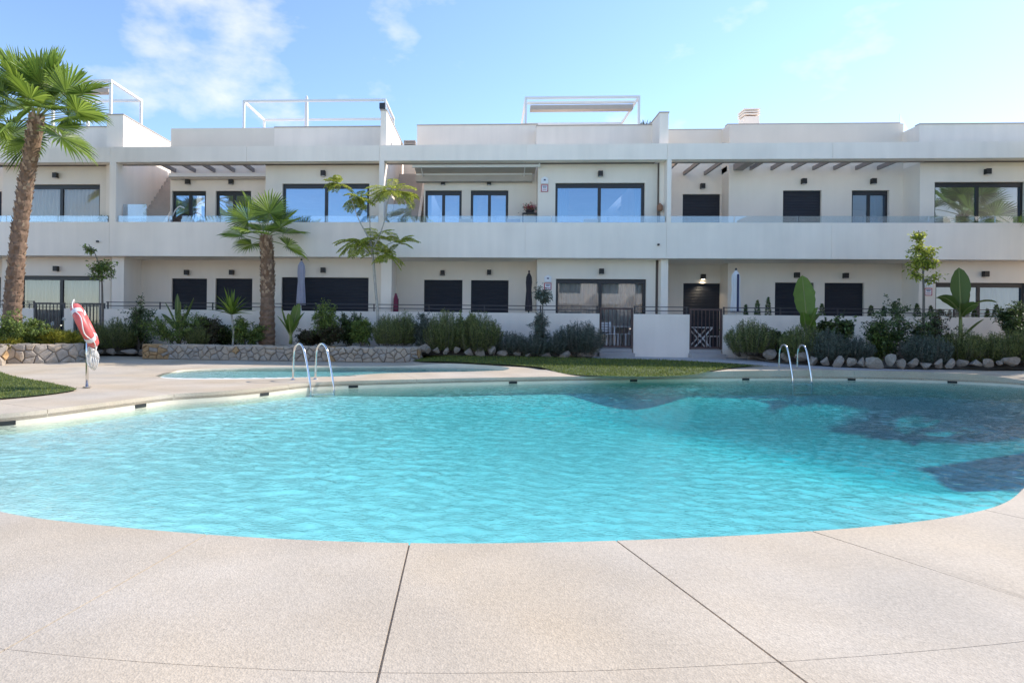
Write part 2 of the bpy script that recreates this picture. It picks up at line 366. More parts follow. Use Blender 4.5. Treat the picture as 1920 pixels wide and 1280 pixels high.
def cdt_sheet(name, outer, holes, zf, mats, parent=None, step=None, extra=()):
    V = [Vector(p) for p in outer]; E = [(i, (i + 1) % len(outer)) for i in range(len(outer))]
    for h in holes:
        b = len(V); V += [Vector(p) for p in h]; E += [(b + i, b + (i + 1) % len(h)) for i in range(len(h))]
    if step:
        xs = [p[0] for p in outer]; ys = [p[1] for p in outer]
        x = min(xs) + step / 2
        while x < max(xs):
            y = min(ys) + step / 2
            while y < max(ys):
                if inside(outer, x, y) and not any(inside(h, x, y) for h in holes): V.append(Vector((x + random.uniform(-.1, .1) * step, y + random.uniform(-.1, .1) * step)))
                y += step
            x += step
    v, e, f, *_ = delaunay_2d_cdt(V, E, [], 0, 1e-4)
    F = []
    for t in f:
        cx = sum(v[i].x for i in t) / len(t); cy = sum(v[i].y for i in t) / len(t)
        if inside(outer, cx, cy) and not any(inside(h, cx, cy) for h in holes):
            a, b, c = v[t[0]], v[t[1]], v[t[2]]
            F.append(tuple(t) if (b - a).cross(c - a) > 0 else tuple(reversed(t)))
    mb = MB(); mb.v = [(p.x, p.y, zf(p.x, p.y)) for p in v]; mb.f = F; mb.mi = [0] * len(F)
    return mb.build(name, mats, parent)

# ------------------------------------------------------------------ setting
F_ = 21.0
outer = [(-60, -40), (60, -40), (60, 45), (-60, 45)]
big = [(-2000, -2000), (2000, -2000), (2000, 2000), (-2000, 2000)]
tag(cdt_sheet('ground', big, [[(-59, -39), (59, -39), (59, 44), (-59, 44)]], lambda x, y: -0.05, 'far_ground'), kind='structure')
deck = tag(cdt_sheet('pool_deck', outer, [POOL, KIDS], lambda x, y: g(x, y) - 0.012, 'deck', step=1.0), kind='structure')

# slabs round the pool: inner ring cut by radial joints, outer ring on the near side
def nearest(px, py):
    p = atz(px, py); return min(range(len(POOL)), key=lambda i: (POOL[i][0] - p.x) ** 2 + (POOL[i][1] - p.y) ** 2)
n = len(POOL)
joints = [nearest(*q) for q in ((390, 1002), (777, 1018), (1162, 1013), (1520, 997), (1847, 955), (1620, 705), (1140, 706), (789, 712), (567, 723), (323, 738), (87, 768))]
joints += [min(range(n), key=lambda i: (POOL[i][0] - a) ** 2 + (POOL[i][1] - b) ** 2) for a, b in ((-6.05, 5.4), (10.6, 9.2), (13, 12), (5.6, 6.3))]
joints = sorted(set(joints))
# joint directions on the near side follow the photograph's radial cuts
jend = {}
for a, b in (((390, 1002), (0, 1225)), ((777, 1018), (722, 1280)), ((1162, 1013), (1525, 1280)), ((1520, 997), (1920, 1125))):
    i = nearest(*a); p = atz(*a); q = atz(*b); jend[i] = (q - p).normalized()
OFF1, OFF2 = 1.22, 3.4
def ring_pt(i, d, frac_dir=None):
    a = Vector(POOL[i - 12]); b = Vector(POOL[(i + 12) % n]); t = (b - a).normalized(); nv = Vector((t.y, -t.x))
    return Vector(POOL[i]) + (frac_dir if frac_dir is not None else nv) * d
def jdir(i):
    a = Vector(POOL[i - 12]); b = Vector(POOL[(i + 12) % n]); t = (b - a).normalized(); nv = Vector((t.y, -t.x))
    if i in jend:
        d = Vector(jend[i].xy); return d / max(0.3, d.dot(nv))
    return nv
def slab(ids, d0, d1, gap0, gap1):
    k = len(ids); inn = []; outn = []
    da = jdir(ids[0]); db = jdir(ids[-1])
    for q, i in enumerate(ids):
        s = q / (k - 1); base = jdir(ids[0]) * (1 - s) + jdir(ids[-1]) * s
        nv = ring_pt(i, 1) - Vector(POOL[i])
        wgt = max(0, 1 - 6 * s) if s < .5 else max(0, 1 - 6 * (1 - s)); dv = (da if s < .5 else db) * wgt + nv * (1 - wgt)
        a = Vector(POOL[i]) + dv * d0; b = Vector(POOL[i]) + dv * d1
        inn.append(a); outn.append(b)
    def trim(P):
        P[0] = P[0] + (P[1] - P[0]).normalized() * gap0; P[-1] = P[-1] + (P[-2] - P[-1]).normalized() * gap1
    trim(inn); trim(outn)
    mb = MB(); pts = []
    for z in (0, 1):
        for P in (inn, outn):
            for p in P: pts.append((p.x, p.y, g(p.x, p.y) + 0.0) if z else (p.x, p.y, -0.10))
    fs = []
    for q in range(k - 1):
        T = 2 * k; fs += [(T + q, T + k + q, T + k + q + 1, T + q + 1), (q, T + q, T + q + 1, q + 1), (k + q, k + q + 1, T + k + q + 1, T + k + q)]
    fs += [(0, k, 3 * k, 2 * k), (k - 1, 3 * k - 1, 4 * k - 1, 2 * k - 1)]
    mb.poly(pts, fs); return mb
for a, b in zip(joints, joints[1:] + [joints[0] + n]):
    ids = [i % n for i in range(a, b + 1)]
    if len(ids) < 3: continue
    ga = 0.005 if ids[0] in jend else 0.004; gb = 0.005 if ids[-1] in jend else 0.004
    slab(ids, 0, OFF1 - 0.0012, ga, gb).build('deck_slab', 'deck', deck)
    if ids[0] in jend or ids[-1] in jend:
        slab(ids, OFF1 + 0.0012, OFF2, ga, gb).build('deck_slab', 'deck', deck)

# pool basin: wall below the deck edge and sloping floor
ZW = -0.16
_PA = np.array(POOL)
def floor_z(x, y):
    t = sm(-6.5, 1.5, x - 0.15 * (y - 8)); d = 0.10 + 0.34 * t + 0.55 * sm(2.5, 8.5, x - 0.5 * (8 - y))
    e = float(np.sqrt(((_PA - (x, y)) ** 2).sum(1).min())); c = sm(0, 1.6, e); lo = 0.10 + 0.14 * sm(-4.5, -0.5, x) + 0.13 * sm(2.0, 6.0, x)
    return ZW - (lo + (max(d, lo) - lo) * c)
basin = tag(empty('pool_basin', (2, 8.5, -1)), kind='structure')
def local(o, parent):
    o.parent = parent; o.matrix_parent_inverse = parent.matrix_world.inverted() if False else Matrix.Translation(-parent.location)
    return o
mb = MB()
for i in range(n):
    a = POOL[i]; b = POOL[(i + 1) % n]
    mb.poly([(a[0], a[1], -0.055), (b[0], b[1], -0.055), (b[0], b[1], -1.0), (a[0], a[1], -1.0)], [(0, 1, 2, 3)])
local(mb.build('pool_wall', 'coping'), basin)
local(cdt_sheet('pool_floor', offset_curve(POOL[::3], 0.03), [], floor_z, 'pool_floor', step=0.35), basin)
# overflow slots at the waterline
for a, b in ((28, 779), (265, 746), (505, 727), (672, 716), (965, 708), (1200, 705.5), (1417, 704.2), (1617, 705), (1800, 710)):
    i = nearest(a, b); p = Vector(POOL[i]); t = (Vector(POOL[(i + 1) % n]) - Vector(POOL[i - 1])).normalized(); nv = Vector((-t.y, t.x))
    mb = MB(); ax = Vector((t.x, t.y, 0)); ay = Vector((nv.x, nv.y, 0)); c = Vector((p.x, p.y, ZW + 0.03))
    for (s0, s1, z0, z1, d) in ((-.10, .10, -.02, .035, .010),):
        q = [c + ax * s + ay * dd + Vector((0, 0, z)) for dd in (-0.02, d) for z in (z0, z1) for s in (s0, s1)]
        mb.poly(q, [(0, 1, 3, 2), (4, 6, 7, 5), (0, 4, 5, 1), (2, 3, 7, 6), (0, 2, 6, 4), (1, 5, 7, 3)])
    local(mb.build('overflow_slot', 'slot_dark'), basin)

# water with real ripples
rs = np.random.RandomState(5)
WAVES = []
for k in range(80):
    lam = 0.075 * (0.34 / 0.075) ** rs.rand(); th = rs.normal(R(78), R(42)); WAVES.append((2 * math.pi / lam, th, rs.rand() * 6.283, lam * 0.0078 * (1.0 if lam < 0.17 else 0.55)))
def wave(X, Y):
    Z = np.zeros_like(X)
    wx = X + 0.14 * np.sin(2.3 * Y + 0.9 * X) + 0.05 * np.sin(7 * X + 3 * Y); wy = Y + 0.14 * np.sin(1.9 * X - 1.3 * Y) + 0.04 * np.sin(8 * X - 2 * Y + 1)
    for k, th, ph, a in WAVES: Z += a * 0.75 * np.exp(np.sin(k * (wx * math.cos(th) + wy * math.sin(th)) + ph))
    env = 0.75 + 0.35 * np.sin(0.9 * X + 1.1) * np.sin(0.7 * Y + 0.4 * X)
    return (Z - Z.mean()) * env
def water_sheet(name, P, z, cell, amp):
    xs = [p[0] for p in P]; ys = [p[1] for p in P]
    gx = np.arange(min(xs) - .1, max(xs) + .1, cell); gy = np.arange(min(ys) - .1, max(ys) + .1, cell)
    X, Y = np.meshgrid(gx, gy); Z = z + wave(X, Y) * amp
    W_ = X.shape[1]; idx = np.arange(X.size).reshape(X.shape)
    Q = np.stack([idx[:-1, :-1], idx[:-1, 1:], idx[1:, 1:], idx[1:, :-1]], -1).reshape(-1, 4)
    cx = (X[:-1, :-1] + cell / 2).ravel(); cy = (Y[:-1, :-1] + cell / 2).ravel()
    keep = inside_np(offset_curve(P, 0.05), cx, cy); Q = Q[keep]
    used = np.unique(Q); remap = np.full(X.size, -1); remap[used] = np.arange(len(used))
    V = np.stack([X.ravel(), Y.ravel(), Z.ravel()], -1)[used]
    return link(name, npmesh(name, V, remap[Q], ['water'], smooth=True))
tag(water_sheet('water', POOL, ZW, 0.025, 1.0), kind='structure')
# paddling pool
kb = tag(empty('paddling_pool_basin', (-3, 16, 0)), kind='structure')
mb = MB(); nk = len(KIDS)
for i in range(nk):
    a = KIDS[i]; b = KIDS[(i + 1) % nk]
    mb.poly([(a[0], a[1], g(*a) - 0.012), (b[0], b[1], g(*b) - 0.012), (b[0], b[1], -0.3), (a[0], a[1], -0.3)], [(0, 1, 2, 3)])
local(mb.build('pool_wall', 'coping'), kb)
local(cdt_sheet('pool_floor', offset_curve(KIDS, 0.02), [], lambda x, y: 0.004 - 0.10 * sm(-8.8, -4.5, x), 'pool_floor', step=0.6), kb)
tag(water_sheet('paddling_pool_water', KIDS, 0.012, 0.08, 0.5), kind='structure')

# lawns and paths, draped
def drape(name, px, mats, lift, zpl=0.08, per=6, step=0.4):
    P = []
    for a, b in px:
        p = atz(a, b, zpl)
        for _ in range(6): p = atz(a, b, g(p.x, p.y) + lift)
        P.append((p.x, p.y))
    P = spline(P, per) if per > 1 else P
    if area(P) < 0: P.reverse()
    return cdt_sheet(name, P, [], lambda x, y: g(x, y) + lift, mats, step=step), P
lawn_o, LAWN = drape('lawn', [(786, 667), (960, 668), (1110, 672.5), (1250, 676), (1380, 684), (1465, 690), (1400, 695), (1250, 698), (1090, 696), (1000, 687), (890, 681), (786, 677.5)], 'lawn', 0.03)
tag(lawn_o, kind='structure')
LEFTL = [tuple(atz(a, b).xy) for a, b in ((0, 748), (60, 743), (110, 737), (143, 731), (130, 726), (80, 716), (30, 707), (0, 698))]
LEFTL = spline(LEFTL, 4, False) + [(-14, 13.8), (-16, 11), (-12, 8.2), (-9, 8.3)]
if area(LEFTL) < 0: LEFTL.reverse()
tag(cdt_sheet('lawn', LEFTL, [], lambda x, y: 0.012, 'lawn', step=0.6), kind='structure')
path_o, PATH = drape('path', [(1100, 662), (1180, 655), (1300, 655), (1380, 664), (1500, 683), (1700, 690), (1930, 686), (1960, 692), (1700, 695.5), (1480, 689), (1380, 682.5), (1250, 675.5), (1120, 672)], 'paving', 0.004)
tag(path_o, kind='structure')

def blades(name, P, dens, h, w, ctr=None):
    xs = [p[0] for p in P]; ys = [p[1] for p in P]; A = (max(xs) - min(xs)) * (max(ys) - min(ys)); k = int(A * dens)
    X = np.random.uniform(min(xs), max(xs), k); Y = np.random.uniform(min(ys), max(ys), k); ok = inside_np(P, X, Y); X = X[ok]; Y = Y[ok]; k = len(X)
    Z = np.array([g(a, b) for a, b in zip(X, Y)]) + (0.028 if Y.min() > 13.9 else 0.008)
    th = np.random.uniform(0, 6.283, k); hh = h * np.random.uniform(.5, 1.2, k); ln = np.random.normal(0, .5, (k, 2)) * hh[:, None]
    b = np.stack([X, Y, Z], -1); s = np.stack([np.cos(th), np.sin(th), 0 * th], -1) * w
    V = np.stack([b - s, b + s, b + np.stack([ln[:, 0], ln[:, 1], hh], -1)], 1).reshape(-1, 3)
    o = link(name, npmesh(name, V, np.arange(3 * k).reshape(-1, 3), ['grass'])); tag(o, kind='stuff'); return o
tag(blades('grass', LAWN, 700, 0.05, 0.008), 'short mown grass growing behind the pool deck', 'grass')
tag(blades('grass', [p for p in LEFTL if p[0] > -13], 900, 0.04, 0.006), 'short sunlit grass growing in the deck corner beside the lifebuoy', 'grass')

# ------------------------------------------------------------------ apartment building
Zt = bz(271, F_); Zf = bz(300.5, F_); Zp = bz(417, F_); Zs = bz(483, F_); ZG = 0.5
ZFL = Zs + 0.30                                                     # upper floor level
YL, YR, YA = F_ + 0.55, F_ + 1.4, F_ + 2.1                          # living-room walls, recess walls, deep recess
B = tag(empty('apartment_building', (0, F_, 0)), 'long white two-storey apartment terrace with deep balconies and dark windows', 'building')
def part(mb, name, mats, parent=B, **k):
    o = mb.build(name, mats, None, **k)
    o.parent = parent
    mi_ = Vector((0, 0, 0)); q = parent
    while q is not None: mi_ += q.location; q = q.parent
    o.location = -mi_ if True else o.location
    return o
XL, XRR = -27.0, 27.0
_cuts = [XL, bx(205, F_), bx(461, F_), bx(710.5, F_), bx(985, F_), bx(1250, F_), bx(1560, F_), XRR]
for xa_, xb_ in zip(_cuts, _cuts[1:]):
    part(MB().box(xa_ + 0.004, xb_ - 0.004, F_, F_ + 0.35, Zf, Zt), 'fascia', 'plaster')
    part(MB().box(xa_ + 0.004, xb_ - 0.004, F_, F_ + 0.22, Zs, Zp), 'balcony_parapet', 'plaster')
part(MB().box(XL, XRR, F_ + 0.02, F_ + 0.33, Zf + 0.01, Zt - 0.01), 'fascia_core', 'plaster')
part(MB().box(XL, XRR, F_ + 0.02, F_ + 0.2, Zs + 0.01, Zp - 0.01), 'parapet_core', 'plaster')
part(MB().box(XL, XRR, F_ + 0.22, F_ + 9, Zs, ZFL), 'balcony_slab', 'plaster')
part(MB().box(XL, XRR, F_ - 0.4, F_ + 9, ZG - 0.35, ZG), 'ground_floor_slab', 'paving')
part(MB().box(XL, XRR, F_ + 9, F_ + 9.2, 0, Zt + 0.5), 'rear_wall', 'plaster')

def wall_open(x0, x1, z0, z1, y0, th, ops, mi=0):
    """a wall with openings (xa, xb, za, zb), butted boxes in one mesh"""
    mb = MB(); xs = sorted(set([x0, x1] + [v for o in ops for v in o[:2]]))
    for a, b in zip(xs, xs[1:]):
        m_ = (a + b) / 2; seg = [(z0, z1)]
        for o in ops:
            if o[0] < m_ < o[1]:
                seg = [q for s in seg for q in ((s[0], min(s[1], o[2])), (max(s[0], o[3]), s[1])) if q[1] - q[0] > 1e-4]
        for s in seg: mb.box(a, b, y0, y0 + th, s[0], s[1], mi)
    return mb
def wavy(x0, x1, y, z0, z1, lam=0.16, amp=0.03):
    k = max(8, int((x1 - x0) / 0.02)); mb = MB(); V = []
    ph = random.random() * 6
    for i in range(k + 1):
        x = x0 + (x1 - x0) * i / k; yy = y + amp * math.sin(6.283 * x / lam + ph + 1.2 * math.sin(x * 5))
        V += [(x, yy, z0), (x, yy, z1)]
    mb.poly(V, [(2 * i, 2 * i + 2, 2 * i + 3, 2 * i + 1) for i in range(k)]); return mb
def window(x0, x1, z0, z1, y, kind, glass='window_glass', curt=None, panes=2, name='window'):
    """sliding window: dark frame, stiles, panes; kind 'shutter' closes it with a slatted blind"""
    fw = 0.09; mb = MB(); yf = y + 0.10
    if kind == 'shutter':
        k = int((z1 - z0) / 0.055); mb = MB()
        for i in range(k):
            a = z0 + (z1 - z0) * i / k; b = z0 + (z1 - z0) * (i + 1) / k
            mb.poly([(x0, yf, a), (x1, yf, a), (x1, yf - 0.012, a + (b - a) * .5), (x0, yf - 0.012, a + (b - a) * .5), (x1, yf, b - 0.006), (x0, yf, b - 0.006)], [(0, 1, 2, 3), (3, 2, 4, 5)])
        mb.box(x0, x1, yf + 0.004, yf + 0.03, z0, z1)
        s = part(mb, 'roller_shutter', 'shutter')
        part(MB().box(x0, x0 + 0.035, yf - 0.02, yf + 0.003, z0, z1).box(x1 - 0.035, x1, yf - 0.02, yf + 0.003, z0, z1), 'guide_rail', 'anthracite', s)
        return s
    mb.box(x0, x1, yf, yf + 0.08, z1 - 0.15, z1).box(x0, x0 + fw, yf, yf + 0.08, z0, z1 - 0.15).box(x1 - fw, x1, yf, yf + 0.08, z0, z1 - 0.15).box(x0 + fw, x1 - fw, yf, yf + 0.08, z0, z0 + 0.07)
    wn = part(mb, name, 'anthracite')
    xi0, xi1 = x0 + fw, x1 - fw; pw = (xi1 - xi0) / panes
    for i in range(1, panes):
        c = xi0 + pw * i; part(MB().box(c - 0.055, c + 0.055, yf + 0.012, yf + 0.07, z0 + 0.07, z1 - 0.15), 'mullion', 'anthracite', wn)
    for i in range(panes):
        a = xi0 + pw * i + (0.055 if i else 0); b = xi0 + pw * (i + 1) - (0.055 if i < panes - 1 else 0); dy = 0.03 + 0.022 * (i % 2)
        part(MB().poly([(a, yf + dy, z0 + 0.07), (b, yf + dy, z0 + 0.07), (b, yf + dy, z1 - 0.15), (a, yf + dy, z1 - 0.15)], [(0, 1, 2, 3)]), 'pane', glass, wn)
    if curt:
        for (s0, s1) in curt: part(wavy(x0 + (x1 - x0) * s0, x0 + (x1 - x0) * s1, yf + 0.16, z0, z1), 'curtain', 'curtain', wn, smooth=True)
    return wn
X = bx
c1a, c1b = X(204.5, F_), X(216.5, F_); c2a, c2b = X(710, F_), X(719, F_); c3a, c3b = X(1250, F_), X(1258, F_)
l0, l1, l2, l3 = X(5, YL), X(497, YL), X(1008, YL), X(1724, YL)
lowA = X(1366, YR)
zLu = bz(343, YL, 1125); zRu = bz(357, YR, 875); zAu = bz(364, YA, 1315); zBu = bz(357, YR, 1504)
zLl = bz(523, YL, 1125); zRl = bz(525, YR, 875); zAl = bz(531, YA, 1315); zBl = bz(530, YR, 1540)
zr = bz(236, YR); zparty = bz(212, F_ + 0.4, 1240)
def op(a, b, Y, z0, z1, py=390): return (X(a, Y, py), X(b, Y, py), z0, z1)
PERX = c2b - c1b
# ---- upper storey
U = []
def bay(y, x0, x1, z0, z1, ops, name='wall', th=0.2):
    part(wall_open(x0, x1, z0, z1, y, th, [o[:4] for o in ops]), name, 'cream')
    for o in ops: window(*o[:4], y, **o[4])
W2 = dict(kind='win'); SH = dict(kind='shutter'); 
CUR = dict(kind='win', glass='sheer_glass', curt=[(0.03, 0.97)])
SIDE = dict(kind='win', curt=[(0.0, 0.16), (0.9, 1.0)])
def opk(a, b, Y, z0, z1, k, py=390): return op(a, b, Y, z0, z1, py) + (k,)
zroofL = Zf + 0.02
# living-room walls carry the roof at fascia level
bay(YL, l0, c1a, ZFL, Zf, [opk(36, 187, YL, ZFL, zLu, CUR)])
bay(YL, l1, c2a, ZFL, Zf, [opk(529, 692, YL, ZFL, zLu, W2)])
bay(YL, l2, c3a - 0.17, ZFL, Zf, [opk(1041, 1209, YL, ZFL, zLu, SIDE)])
bay(YL, l3, 19.6, ZFL, Zf, [opk(1752, 1922, YL, ZFL, zLu, W2)])
bay(YR, XL, l0, ZFL, Zt, [opk(-90, 3, YR, ZFL, zRu, SH)])
s1x = c1b + 1.12; s2x = c2b + 1.12                                    # stair slots
bay(YR, s1x + 0.12, l1, ZFL, zr, [opk(322, 386, YR, ZFL, zRu, SIDE), opk(404, 470.5, YR, ZFL, zRu, W2)])
bay(YR, s2x + 0.12, l2, ZFL, Zt, [opk(797, 865.5, YR, ZFL, zRu, SIDE), opk(882.5, 953, YR, ZFL, zRu, SIDE)])
bay(YA, c3b, lowA, ZFL, bz(244, YA, 1300), [opk(1280, 1350.5, YA, ZFL, zAu, SH)])
bay(YR, lowA, l3, ZFL, bz(233, YR, 1520), [opk(1468, 1540, YR, ZFL, zBu, SH), opk(1597, 1667, YR, ZFL, zBu, dict(kind='win', curt=[(0.5, 0.97)]))])
bay(YR, 19.6, XRR, ZFL, Zt, [(21, 22.3, ZFL, zBu, SH)])
# side walls of the projecting living rooms, deep recess return, roofs
for (a, y0, y1, z1, s) in ((l0, YL + 0.2, YR, Zf, 1), (l1, YL + 0.2, YR, Zf, 1), (l2, YL + 0.2, YR, Zf, 1), (l3, YL + 0.2, YR, Zf, 1), (19.4, YL + 0.2, YR, Zf, 1), (lowA, YR + 0.2, YA + 0.2, bz(233, YR, 1520), 1)):
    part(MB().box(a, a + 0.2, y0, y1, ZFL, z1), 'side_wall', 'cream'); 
for (a, b) in ((l0, c1a - 0.4), (l1, c2a - 0.05), (l2, c3a - 0.3), (l3, 19.6)):
    part(MB().box(a, b, F_ + 0.35, YL, Zf + 0.003, Zf + 0.15), 'soffit', 'brown')
    part(MB().box(a, b, YL, F_ + 9, Zf + 0.003, Zf + 0.2), 'roof_slab', 'plaster')
for (a, b) in ((XL, l0), (s1x + 0.12, l1), (s2x + 0.12, l2), (c3b, lowA), (lowA, l3), (19.6, XRR)):
    part(MB().box(a, b, (YR if a != c3b else YA) + 0.2, F_ + 9, Zf + 0.003, Zf + 0.2), 'roof_slab', 'plaster')
# roof parapets and coping
def rparapet(x0, x1, y, z1, ret=0, d=0.2):
    o = part(MB().box(x0, x1, y, y + d, Zf + 0.21, z1), 'roof_parapet', 'plaster')
    part(MB().box(x0 - 0.01, x1 + 0.01, y - 0.02, y + d + 0.02, z1, z1 + 0.035), 'coping', 'fabric_beige', o)
    if ret:
        xa, xb = (x0, x0 + 0.2) if ret < 0 else (x1 - 0.2, x1)
        part(MB().box(xa, xb, y + d, y + d + 2.4, Zf + 0.21, z1), 'return_wall', 'plaster', o)
rparapet(XL, c1a - 0.4, YR, bz(239, YR, 150))
rparapet(l1, c2a - 0.05, YR, zr); rparapet(s1x + 0.14, l1 - 0.005, YR + 0.2, zr, -1)
rparapet(X(780, F_ + 1.9), X(1006, F_ + 1.9), F_ + 1.9, bz(235, F_ + 1.9, 880), -1)
rparapet(X(1004, YR), c3a - 0.02, YR, bz(236, YR, 1100), -1)
rparapet(c3b + 0.2, X(1375, YA + .2), YA + 0.2, bz(244, YA + 0.2, 1300))
rparapet(X(1362, YR + .2), X(1685, YR + .2), YR + 0.2, bz(233, YR + 0.2, 1520), -1)
rparapet(X(1722, YL), XRR, YL, bz(233, YL, 1800), -1)
# party walls and columns
def party(x0, x1, y0, y1, z0, z1, name='party_wall', m_='plaster'): return part(MB().box(x0, x1, y0, y1, z0, z1), name, m_)
pw1 = party(c1a - 0.38, c1b, F_ + 0.4, F_ + 6.5, ZFL, bz(216, F_ + .4, 215)); part(MB().box(c1a - 0.40, c1b + 0.02, F_ + 0.38, F_ + 6.5, bz(216, F_ + .4, 215), bz(216, F_ + .4, 215) + 0.04), 'coping', 'fabric_beige', pw1)
pw2 = party(c2a - 0.04, c2b, F_ + 0.4, F_ + 6.5, ZFL, bz(208, F_ + .4, 716)); part(MB().box(c2a - 0.06, c2b + 0.02, F_ + 0.38, F_ + 6.5, bz(208, F_ + .4, 716), bz(208, F_ + .4, 716) + 0.04), 'coping', 'fabric_beige', pw2)
pw3 = party(c3a - 0.16, c3b, F_ + 0.4, F_ + 6.5, ZFL, zparty); part(MB().box(c3a - 0.18, c3b + 0.02, F_ + 0.38, F_ + 6.5, zparty, zparty + 0.04), 'coping', 'fabric_beige', pw3)
part(MB().box(c3a - 0.172, c3a - 0.162, F_ + 0.36, YL, ZFL, Zf), 'brown_panel', 'brown', pw3)
for a, b in ((c1a, c1b), (c2a, c2b), (c3a, c3b)):
    part(MB().box(a, b, F_, F_ + 0.4, Zp, Zf), 'column', 'plaster')
# joints in the parapet below each column
# pergola beams across the open recesses
def beams(pxs, y1, x_lo, x_hi):
    for p in pxs:
        x = X(p, F_, 305)
        if x_lo + 0.03 < x < x_hi - 0.03: part(MB().box(x - 0.038, x + 0.038, F_ + 0.35, y1, Zf - 0.02, Zf + 0.11), 'pergola_beam', 'taupe')
beams((291, 330, 369, 408, 447, 486), YR, c1b + 0.3, l1)
beams((790, 830, 870, 910, 950, 990), YR, s2x, l2)
beams((1277, 1320, 1363), YA, c3b - 0.2, lowA)
beams((1441, 1483, 1525, 1567, 1609, 1653, 1697), YR, lowA, l3)
part(MB().box(X(1405, F_), X(1424, F_), F_ + 0.35, YR, Zf - 0.03, Zf + 0.19), 'pergola_beam', 'taupe')
for a, b in ((c1b + 0.02, l1), (c2b + 0.02, l2), (c3b, l3)):
    part(MB().box(a, b, F_ + 0.352, F_ + 0.40, Zf - 0.035, Zf + 0.05), 'edge_rail', 'taupe')
# staircases to the roof, each between its party wall and a thin cheek
for x0 in (c1b, c2b):
    st = tag(empty('staircase', (x0 + 0.5, F_ + 0.42, ZFL))); st.parent = B; st.location = Vector((x0 + 0.5, 0.42, ZFL))
    if 'label' in st: pass
    k = 18; rise = (Zt - 0.1 - ZFL) / k; run = 0.185
    for i in range(k):
        part(MB().box(x0 + 0.015, x0 + 0.98, F_ + 0.42 + run * i, F_ + 0.42 + run * (i + 1) + 0.03, ZFL + rise * i - 0.0, ZFL + rise * (i + 1) - 0.002 * (i % 2)), 'step', 'step_stone', st)
    xa = x0 + 1.0; y0 = F_ + 0.42; L_ = run * k; top = Zt - 0.1
    pts = [(y0, ZFL), (y0 + L_, ZFL), (y0 + L_, top + 0.10), (y0 + L_ - 0.1, top + 0.10), (y0, ZFL + 0.14)]
    V = [(xa, y, z) for y, z in pts] + [(xa + 0.11, y, z) for y, z in pts]
    part(MB().poly(V, [(4, 3, 2, 1, 0), (5, 6, 7, 8, 9)] + [(i, (i + 1) % 5, 5 + (i + 1) % 5, 5 + i) for i in range(5)]), 'cheek_wall', 'plaster', st)
# glass strip on the parapet
def panels(x0, x1, h, w_=2.05, y=F_ + 0.09):
    k = max(1, round((x1 - x0) / w_)); s = (x1 - x0) / k
    for i in range(k):
        part(MB().box(x0 + s * i + 0.012, x0 + s * (i + 1) - 0.012, y, y + 0.012, Zp - 0.02, Zp + h), 'glass_panel', 'rail_glass')
hg = bz(405, F_ + 0.09) - Zp
panels(XL, c1a - 0.02, hg); panels(c1b + 0.02, c2a - 0.02, hg); panels(c2b + 0.02, c3a - 0.02, hg); panels(c3b + 0.02, XRR, hg)
for x0 in (c1b, c2b):
    part(MB().box(x0 + 0.06, x0 + 0.92, F_ + 0.36, F_ + 0.372, ZFL + 0.03, ZFL + 1.6), 'glass_panel', 'rail_glass')
# ---- ground storey
bay(YL, l0, X(209, YL), ZG, Zs, [opk(36, 187, YL, ZG, bz(517, YL, 110), CUR, 540)])
bay(YL, l1, c2a + 0.05, ZG, Zs, [opk(528, 691, YL, ZG, bz(520, YL, 610), SH, 540)])
bay(YL, l2, X(1229, YL, 540), ZG, Zs, [opk(1042, 1211.5, YL, ZG, zLl, CUR, 560)])
bay(YL, l3, 19.6, ZG, Zs, [opk(1754, 1925, YL, ZG, bz(530, YL, 1830), dict(kind='win', curt=[(0.5, 1.0)]), 560)])
bay(YR, XL, l0, ZG, Zs, [opk(-90, 3, YR, ZG, zRl, SH)])
bay(YR, X(248, YR, 540), l1, ZG, Zs, [opk(322, 388, YR, ZG, bz(522, YR, 355), SH, 540), opk(404, 473, YR, ZG, bz(522, YR, 440), SH, 540)])
bay(YR, X(736, YR, 540), l2, ZG, Zs, [opk(795, 867, YR, ZG, zRl, SH, 550), opk(883, 953.5, YR, ZG, zRl, SH, 550)])
bay(YA, X(1260, YR, 540), lowA, ZG, Zs, [opk(1281, 1351.5, YA, ZG, zAl, SH, 560)])
bay(YR, lowA, l3, ZG, Zs, [opk(1453, 1526, YR, ZG, zBl, SH, 560), opk(1546, 1620, YR, ZG, zBl, SH, 560)])
bay(YR, 19.6, XRR, ZG, Zs, [(21, 22.3, ZG, zBl, SH)])
for (a, y0, y1) in ((l0, YL + .2, YR), (l1, YL + .2, YR), (l2, YL + .2, YR), (l3, YL + .2, YR), (19.4, YL + .2, YR), (lowA, YR + .2, YA + .2)):
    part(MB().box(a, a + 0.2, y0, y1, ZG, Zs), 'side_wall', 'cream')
for a, b, y0 in ((209, 232, F_ + 0.3), (714, 734, F_ + 0.25), (1239, 1252.5, F_ + 0.25)):
    part(MB().box(X(a, y0, 540), X(b, y0, 540), y0, F_ + 4, ZG, Zs), 'column', 'plaster')
part(MB().box(X(1229, YL, 540) + 0.005, X(1239, F_ + .3, 540) - 0.005, YL + 0.05, YL + 0.2, ZG, Zs), 'brown_panel', 'brown')
# small drain spouts on the parapet
for p, q in ((1234, 459), (184, 453)):
    c = at(p, q, F_); part(MB().box(c.x - 0.03, c.x + 0.03, F_ - 0.08, F_ - 0.001, c.z - 0.03, c.z + 0.03), 'drain_spout', 'anthracite')
